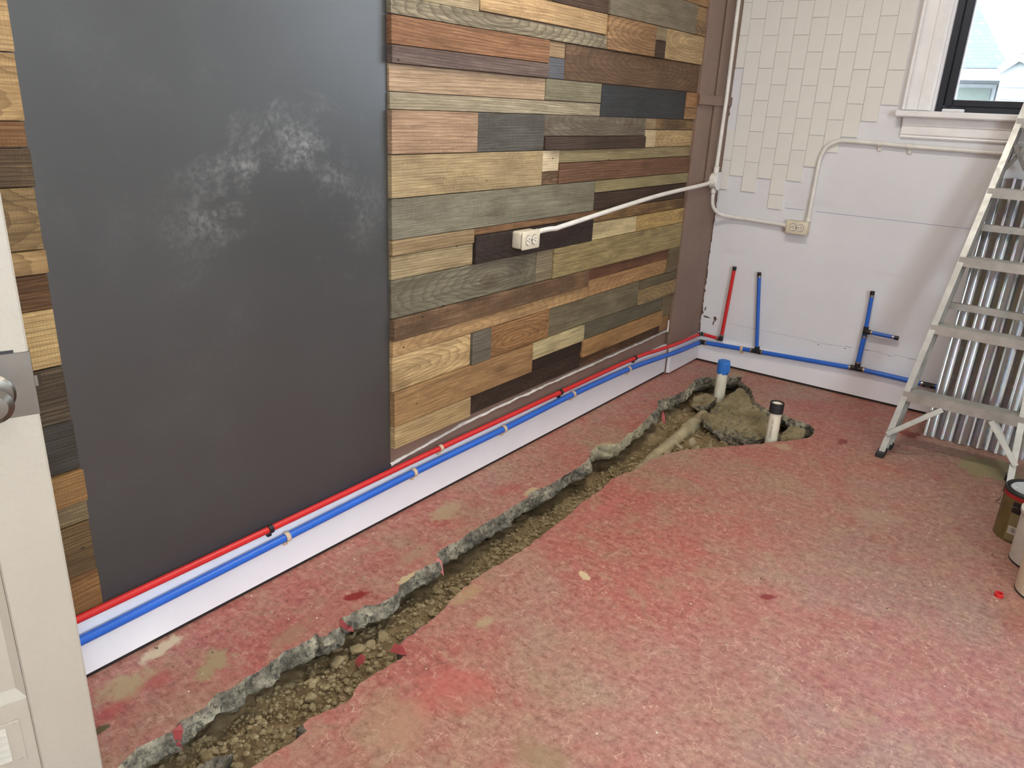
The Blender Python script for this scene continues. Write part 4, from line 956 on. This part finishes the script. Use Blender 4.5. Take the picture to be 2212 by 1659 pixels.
# loose gravel, far too fine to count
bm = NB(); ico = NB(); bmesh.ops.create_icosphere(ico, subdivisions=1, radius=1); iv = [v.co.copy() for v in ico.verts]; ifc = [[v.index for v in f.verts] for f in ico.faces]; ico.free()
rnd = random.Random(3); verts = []; faces = []; cnt = 0
while cnt < 9500:
    y = rnd.uniform(-3.9, -.5); x = rnd.uniform(.26, .56) if y < -1.3 else rnd.uniform(.2, .85)
    if not (inside(Vector((x, y)), LOOPC) or (x < .34 and y < -1.3)): continue
    cnt += 1
    r = .0022 + .0075 * rnd.random() ** 3; b0_ = len(verts); z = soil_h(x, y); sx, sy, sz = (r * rnd.uniform(.7, 1.3) for _ in range(3))
    ca, sa = math.cos(rnd.random() * 6.3), math.sin(rnd.random() * 6.3)
    for v in iv:
        k = 1 + .25 * (rnd.random() - .5); verts.append((x + (v.x * sx * ca - v.y * sy * sa) * k, y + (v.x * sx * sa + v.y * sy * ca) * k, z + v.z * sz * .8 * k + r * .25))
    faces += [[b0_ + q for q in f] for f in ifc]
bm.free(); me = D.meshes.new('gravel'); me.from_pydata(verts, [], faces)
tag(objm('gravel', me, M['gravel']), 'fine loose gravel scattered over the trench dirt', 'gravel', kind='stuff')

def rock_mesh(seed, sub=3, rough=.35, flat=.75):
    bm = NB(); bmesh.ops.create_icosphere(bm, subdivisions=sub, radius=1)
    for v in bm.verts:
        q = v.co.copy() + Vector((seed * 3.1, seed * 1.7, 0)); d = 1 + rough * noise.noise(q * 1.3) + rough * .5 * noise.noise(q * 3.1)
        c = v.co * d
        for pn in range(5):    # flatten facets
            rr_ = random.Random(seed * 10 + pn); nrm = Vector((rr_.uniform(-1, 1), rr_.uniform(-1, 1), rr_.uniform(-1, 1))).normalized(); lim = .62
            e = c.dot(nrm) - lim
            if e > 0: c -= nrm * e * .85
        v.co = Vector((c.x, c.y, c.z * flat))
    me = D.meshes.new('stone'); bm.to_mesh(me); bm.free(); return me
ROCKS = [rock_mesh(s, 2) for s in range(6)]
for r_ in ROCKS: r_.materials.append(M['gravel'])
# larger single stones
STN = []
rnd = random.Random(11)
for k in range(54):
    y = rnd.uniform(-3.6, -1.35); e = .5 * noise.noise(Vector((y * 3, 0, 0)))
    x = .325 + (rnd.random() ** 1.4) * .15
    STN.append((x, y, rnd.uniform(.006, .012)))
STN += [(.40, -3.16, .020), (.36, -3.52, .030), (.35, -3.42, .022), (.345, -3.02, .022), (.345, -2.95, .024), (.36, -2.55, .026), (.39, -2.50, .014), (.41, -2.56, .016), (.345, -2.90, .022), (.35, -2.85, .020)]
BIG = ['tan stone beside the red flake lying in the trench', 'largest stone at the near end of the trench', 'stone under the slab edge just behind the concrete shard', 'stone in the hollow left of the red hanging flake', 'stone in the hollow right under the red hanging flake', 'flat tan stone below the dangling pink paint strip', 'small stone right behind the flat tan stone', 'small stone on the near side of the flat tan stone', 'stone behind the hollow of the red hanging flake', 'last of the row of stones behind the red hanging flake']
for k, (x, y, r) in enumerate(STN):
    o = objm('stone', ROCKS[k % 6]); o.scale = (r, r * rnd.uniform(.8, 1.3), r * .8); o.rotation_euler = (rnd.uniform(-.4, .4), rnd.uniform(-.4, .4), rnd.random() * 6)
    o.location = (x, y, soil_h(x, y) + r * .35)
    lb = 'loose pebble-sized stone lying on the dirt in the trench' if k < 54 else BIG[k - 54]
    tag(o, lb, 'stone', 'stones in the trench')

# broken concrete chunks
BOULDER = [(.412, -.765, -.035), (.436, -.635, -.022), (.412, -.27, -.02), (.495, -.335, -.02), (.575, -.50, -.018), (.72, -.585, -.02), (.77, -.69, -.028), (.735, -.79, -.045), (.60, -.845, -.055), (.50, -.83, -.05), (.47, -.80, -.045),
 (.43, -.74, -.075), (.50, -.80, -.10), (.60, -.845, -.115), (.71, -.80, -.12), (.74, -.70, -.13), (.55, -.55, -.14), (.43, -.45, -.12), (.43, -.32, -.11)]
def chunk(name, pts, mat, label, amp=.012, cuts=4, freq=14, cat='concrete chunk'):
    bm = NB()
    for p in pts: bm.verts.new(p)
    r = bmesh.ops.convex_hull(bm, input=bm.verts)
    bmesh.ops.delete(bm, geom=[v for v in bm.verts if not v.link_faces], context='VERTS')
    for _ in range(cuts): bmesh.ops.subdivide_edges(bm, edges=[e for e in bm.edges if e.calc_length() > .012], cuts=1, use_grid_fill=True)
    bmesh.ops.triangulate(bm, faces=bm.faces)
    bmesh.ops.recalc_face_normals(bm, faces=bm.faces); bm.normal_update()
    nn = {v: v.normal.copy() for v in bm.verts}
    for v in bm.verts:
        q = v.co; v.co = q + nn[v] * (amp * noise.fractal(q * freq, .8, 2.1, 5) + amp * .35 * noise.noise(q * 80))
    return tag(obj(name, bm, mat, None, False), label, cat)
chunk('concrete_chunk', BOULDER,
      M['boulder'], 'large dusty slab of broken concrete filling the end of the trench', .020, 5, 11)
chunk('concrete_chunk', [(.78, -.60, -.02), (.86, -.61, -.012), (.885, -.66, -.02), (.87, -.74, -.03), (.80, -.76, -.06), (.77, -.66, -.05), (.78, -.60, -.1), (.88, -.66, -.1), (.86, -.76, -.1), (.79, -.77, -.1)], M['boulder'], 'smaller dusty rubble at the right tip of the trench hole', .010)
chunk('concrete_chunk', [(.25, -.50, -.05), (.30, -.44, -.03), (.36, -.45, -.035), (.355, -.54, -.05), (.28, -.57, -.07), (.26, -.5, -.1), (.36, -.48, -.1), (.33, -.57, -.1)], M['boulder'], 'grey-tan broken block beside the taped pipe in the hole', .009)
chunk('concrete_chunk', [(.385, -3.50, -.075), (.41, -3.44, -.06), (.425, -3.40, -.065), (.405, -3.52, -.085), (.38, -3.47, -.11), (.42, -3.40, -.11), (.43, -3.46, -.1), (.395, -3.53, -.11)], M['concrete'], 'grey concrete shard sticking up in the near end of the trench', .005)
for k, (x, y, r) in enumerate(((.44, -1.18, .022), (.455, -1.10, .018), (.47, -1.22, .02), (.50, -1.12, .017), (.43, -1.36, .022), (.445, -1.30, .016), (.52, -1.05, .02), (.48, -1.02, .018), (.455, -1.41, .018), (.56, -1.0, .017))):
    o = objm('plaster_lump', ROCKS[(k + 2) % 6].copy()); o.data.materials.clear(); o.data.materials.append(M['pvc_dusty'])
    o.scale = (r, r * 1.2, r * .7); o.location = (x, y, -.075 + .01 * (k % 2)); o.rotation_euler = (.2 * k, .3, k)
    tag(o, 'pale crumbled lump heaped beside the buried drain pipe', 'rubble', 'pale lumps by the drain pipe')

# PVC pipes
p1 = thing('drain_pipe', 'white plastic stub pipe with its top wrapped in blue tape', 'pipe', (.352, -.40, -.08))
obj('tube', hollow(NB(), (0, 0, -.05), .28, .0285, .0255, 28), M['pvc'], p1, True)
obj('coupling', hollow(NB(), (0, 0, -.02), .035, .0335, .0288, 28), M['pvc_dusty'], p1, True)
bm = NB(); rs = []; seg = 36
for zi, (z, r) in enumerate([(.168, .0295), (.185, .0305), (.21, .0318), (.228, .0315), (.2375, .029), (.239, .018), (.238, 0)]):
    row = []
    for k in range(seg if r else 1):
        a = 2 * math.pi * k / seg; q = Vector((math.cos(a) * 2.2, math.sin(a) * 2.2, z * 60))
        rr_ = r * (1 + .11 * noise.noise(q)) + (.014 * math.exp(-((a - 5.9) / .22) ** 2) if .18 < z < .232 else 0); zz = z + (.010 * noise.noise(q * 1.3) if zi == 0 else .002 * noise.noise(q))
        row.append(bm.verts.new((rr_ * math.cos(a), rr_ * math.sin(a), zz)))
    rs.append(row)
for a_, b_ in zip(rs, rs[1:]):
    for k in range(seg):
        if len(b_) == 1: bm.faces.new((a_[k], a_[(k + 1) % seg], b_[0]))
        else: bm.faces.new((a_[k], a_[(k + 1) % seg], b_[(k + 1) % seg], b_[k]))
obj('tape_wrap', bm, M['tape'], p1)
p2 = thing('drain_pipe', 'white plastic stub pipe with a black rubber cap and printed lettering', 'pipe', (.785, -.852, -.1))
obj('tube', hollow(NB(), (0, 0, -.02), .255, .0265, .0235, 28), M['pvc'], p2, True)
cp = obj('rubber_cap', hollow(NB(), (0, 0, .222), .048, .0305, .0262, 28), M['rubber'], p2, True)
obj('clamp_groove', hollow(NB(), (0, 0, .238), .004, .0312, .030, 28), M['black'], cp, True)
obj('inner_plug', lathe(NB(), [(.0262, .262), (.020, .266), (.010, .262), (0, .260)], 28), M['pvc'], p2, True)
# printed line on the pipe, facing the viewer
to_cam = math.atan2(CP.y + .852, CP.x - .785)
for k, (txt, z0, sz, da) in enumerate((('ASTM D2665 DWV VENT ONLY', .10, .0085, .12),)):
    cu = D.curves.new('pipe_print', 'FONT'); cu.body = 'ETE-PVD VENT ONLY'; cu.size = .0125; cu.extrude = .0002; cu.align_x = 'LEFT'; cu.align_y = 'CENTER'
    tmp = D.objects.new('tmp', cu); COL.objects.link(tmp); bpy.context.view_layer.update()
    me = D.meshes.new_from_object(tmp.evaluated_get(bpy.context.evaluated_depsgraph_get())); D.objects.remove(tmp); 
    wmax = max((v.co.x for v in me.vertices), default=1)
    for v in me.vertices:
        a = to_cam - .25 - v.co.y / .0267; v.co = Vector((math.cos(a) * (.0267 + v.co.z), math.sin(a) * (.0267 + v.co.z), .104 + v.co.x / wmax * .095))
    objm('print', me, M['print'], p2)
hp = thing('drain_pipe', 'dusty horizontal drain pipe half buried along the trench', 'pipe', (.40, -1.0, -.1)); ho = Vector((.40, -1.0, -.1))
pp(hp, ho, 'tube', T([(.352, -.58, -.098), (.372, -.80, -.094), (.398, -1.25, -.098), (.41, -1.5, -.125)], .030, 24), M['pvc_dusty'])
pp(hp, ho, 'coupling', T([(.367, -.74, -.094), (.374, -.83, -.094)], .036, 24), M['pvc_dusty'])

# hanging flakes of the old paint film
def flake(pts, label, mat, th=.0008):
    bm = NB(); a = [bm.verts.new(p) for p in pts]; f = bm.faces.new(a); bm.normal_update(); nrm = f.normal.copy()
    b = [bm.verts.new(Vector(p) + nrm * th) for p in pts]; bm.faces.new(b[::-1]); n = len(pts)
    for i in range(n): bm.faces.new((a[i], a[(i + 1) % n], b[(i + 1) % n], b[i]))
    bmesh.ops.triangulate(bm, faces=[f_ for f_ in bm.faces if len(f_.verts) > 4])
    tag(obj('paint_flake', bm, mat), label, 'paint flake', 'paint flakes at the trench')
flake([(.306, -2.972, .002), (.330, -2.995, .002), (.345, -2.985, -.012), (.350, -2.965, -.026), (.338, -2.960, -.016), (.325, -2.962, -.02)], 'bright red paint flake hanging over the trench edge in the middle foreground', M['red_flake'])
flake([(.325, -3.485, .001), (.320, -3.458, .001), (.335, -3.462, -.006), (.338, -3.475, -.035), (.341, -3.468, -.06), (.334, -3.482, -.035)], 'dark red paint strip hanging into the near end of the trench', M['red_flake'])
flake([(.318, -2.592, .001), (.303, -2.57, .002), (.318, -2.567, -.004), (.332, -2.573, -.03), (.335, -2.572, -.055), (.328, -2.585, -.03)], 'pale pink paint strip dangling into the trench', M['pink_flake'])
flake([(.255, -.88, -.012), (.262, -.87, -.02), (.275, -.885, -.04), (.290, -.905, -.066), (.275, -.905, -.062), (.262, -.895, -.04)], 'red paint tongue curling down near the concrete slab', M['red_flake'])
flake([(.405, -3.01, -.066), (.425, -3.02, -.070), (.43, -3.00, -.064), (.42, -2.985, -.058), (.405, -2.99, -.056)], 'small red paint flake lying on the dirt in the trench', M['red_flake'])
flake([(.495, -2.950, .001), (.512, -2.985, .006), (.540, -2.975, .004), (.553, -2.962, .001), (.52, -2.945, .001)], 'lifted red paint corner on the right edge of the trench', M['red_flake'])

# crumbs and chips on the floor
rnd = random.Random(21); verts = []; faces = []
for k in range(330):
    if k < 70: x, y = rnd.uniform(.05, .45), rnd.uniform(-.45, -.05)
    elif k < 190: x, y = rnd.uniform(.03, .26), rnd.uniform(-3.4, -.4)
    else: x, y = rnd.uniform(.5, 2.2), rnd.uniform(-3.0, -.4)
    if inside(Vector((x, y)), [Vector(p) for p in TL + TR]): continue
    r = rnd.uniform(.001, .0032); b0_ = len(verts)
    for v in iv: verts.append((x + v.x * r * rnd.uniform(.7, 1.5), y + v.y * r * rnd.uniform(.7, 1.3), .0004 + (v.z + 1) * r * .4))
    faces += [[b0_ + q for q in f] for f in ifc]
me = D.meshes.new('floor_crumbs'); me.from_pydata(verts, [], faces)
crumb = NT('crumb'); crumb.col(crumb.ramp(crumb.noise(crumb.coord(), 3.7, 2, .5), [(.42, rgba((66, 48, 36))), (.55, rgba((222, 206, 188)))])); crumb.rough(.8)
tag(objm('floor_crumbs', me, crumb.m), 'fine crumbs and grit scattered over the red floor', 'debris', kind='stuff')

# ================================================================== OUTSIDE THE WINDOW
nb = thing('neighbour_house', 'neighbouring house with blue-grey hip roof and white eave', 'house', (-2, 9, -.5))
no = Vector((-2, 9, -.5)); RGX = -1.45
shingle = NT('blue_grey_shingles'); v = shingle.coord((1, 1, 1))
br_ = shingle.new('ShaderNodeTexBrick'); br_.inputs['Scale'].default_value = 5; br_.inputs['Color1'].default_value = rgba((78, 92, 112)); br_.inputs['Color2'].default_value = rgba((86, 100, 120)); br_.inputs['Mortar'].default_value = rgba((66, 80, 100)); br_.inputs['Mortar Size'].default_value = .02
mpp = shingle.new('ShaderNodeMapping'); mpp.inputs['Rotation'].default_value = (R(90), 0, 0); shingle.link(v, mpp.inputs[0]); shingle.link(mpp.outputs[0], br_.inputs['Vector'])
shingle.col(br_.outputs[0]); shingle.rough(.8)
sid = plain('white_siding', (150, 152, 154), .6); pale = plain('pale_green', (104, 112, 104), .6); win_g = plain('house_window', (150, 168, 176), .2)
pp(nb, no, 'wall', B((-7, 8.35, -.6), (.75, 13, 2.0)), sid, False)
bm = NB(); ev = [(-7.4, 8, 2.08), (.42, 8, 2.08), (.42, 13.4, 2.08), (-7.4, 13.4, 2.08)]; rg_ = [(-5.7, 10.7, 4.55), (RGX, 10.7, 4.55)]
vv = [bm.verts.new(p) for p in ev + rg_]
bm.faces.new((vv[0], vv[1], vv[5], vv[4])); bm.faces.new((vv[1], vv[2], vv[5])); bm.faces.new((vv[2], vv[3], vv[4], vv[5])); bm.faces.new((vv[3], vv[0], vv[4])); bm.faces.new((vv[3], vv[2], vv[1], vv[0]))
rf = pp(nb, no, 'roof', bm, shingle.m, False)
pp(nb, no, 'eave', B((-7.45, 7.95, 1.93), (.45, 8.05, 2.07)), sid, False)
for xa in (-.9, -.08): 
    wn_ = pp(nb, no, 'window', B((xa - .1, 8.30, 1.0), (xa + .38, 8.349, 1.90)), sid, False); pp(nb, no, 'window_pane', B((xa - .05, 8.28, 1.05), (xa + .33, 8.299, 1.85)), pale, False)
gb = thing('gabled_house', 'white gabled house with siding at the right edge of the window view', 'house', (1.8, 9, -.5)); go = Vector((1.8, 9, -.5))
pp(gb, go, 'wall', prism(NB(), [(.40, -.6), (3.2, -.6), (3.2, 1.13), (.56, 2.2), (.40, 2.05)], 'y', 7.6, 11), sid, False)
for k in range(7):
    z = 1.0 + k * .14
    x1 = min(3.2, .56 + (2.05 - z) / 1.07 * 2.64)
    pp(gb, go, 'siding_board', B((.42, 7.575, z), (x1, 7.599, z + .125)), sid, False)
pp(gb, go, 'bargeboard', prism(NB(), [(.36, 2.04), (.56, 2.22), (3.3, 1.10), (3.3, 1.02), (.56, 2.13), (.38, 1.98)], 'y', 7.5, 7.56), sid, False)
pp(gb, go, 'roof', prism(NB(), [(.36, 2.045), (.56, 2.225), (3.4, 1.07), (3.4, 1.10), (.56, 2.26), (.34, 2.06)], 'y', 7.5, 11.2), sid, False)
for i in range(2):
    for j in range(3):
        pp(gb, go, 'window_pane', B((.62 + i * .16, 7.55, 1.25 + j * .13), (.74 + i * .16, 7.573, 1.35 + j * .13)), pale, False)
tag(obj('ground_outside', B((-30, .3, -.75), (30, 40, -.65)), plain('lawn', (90, 98, 76), .9)), 'ground outside the window', 'ground', kind='structure')
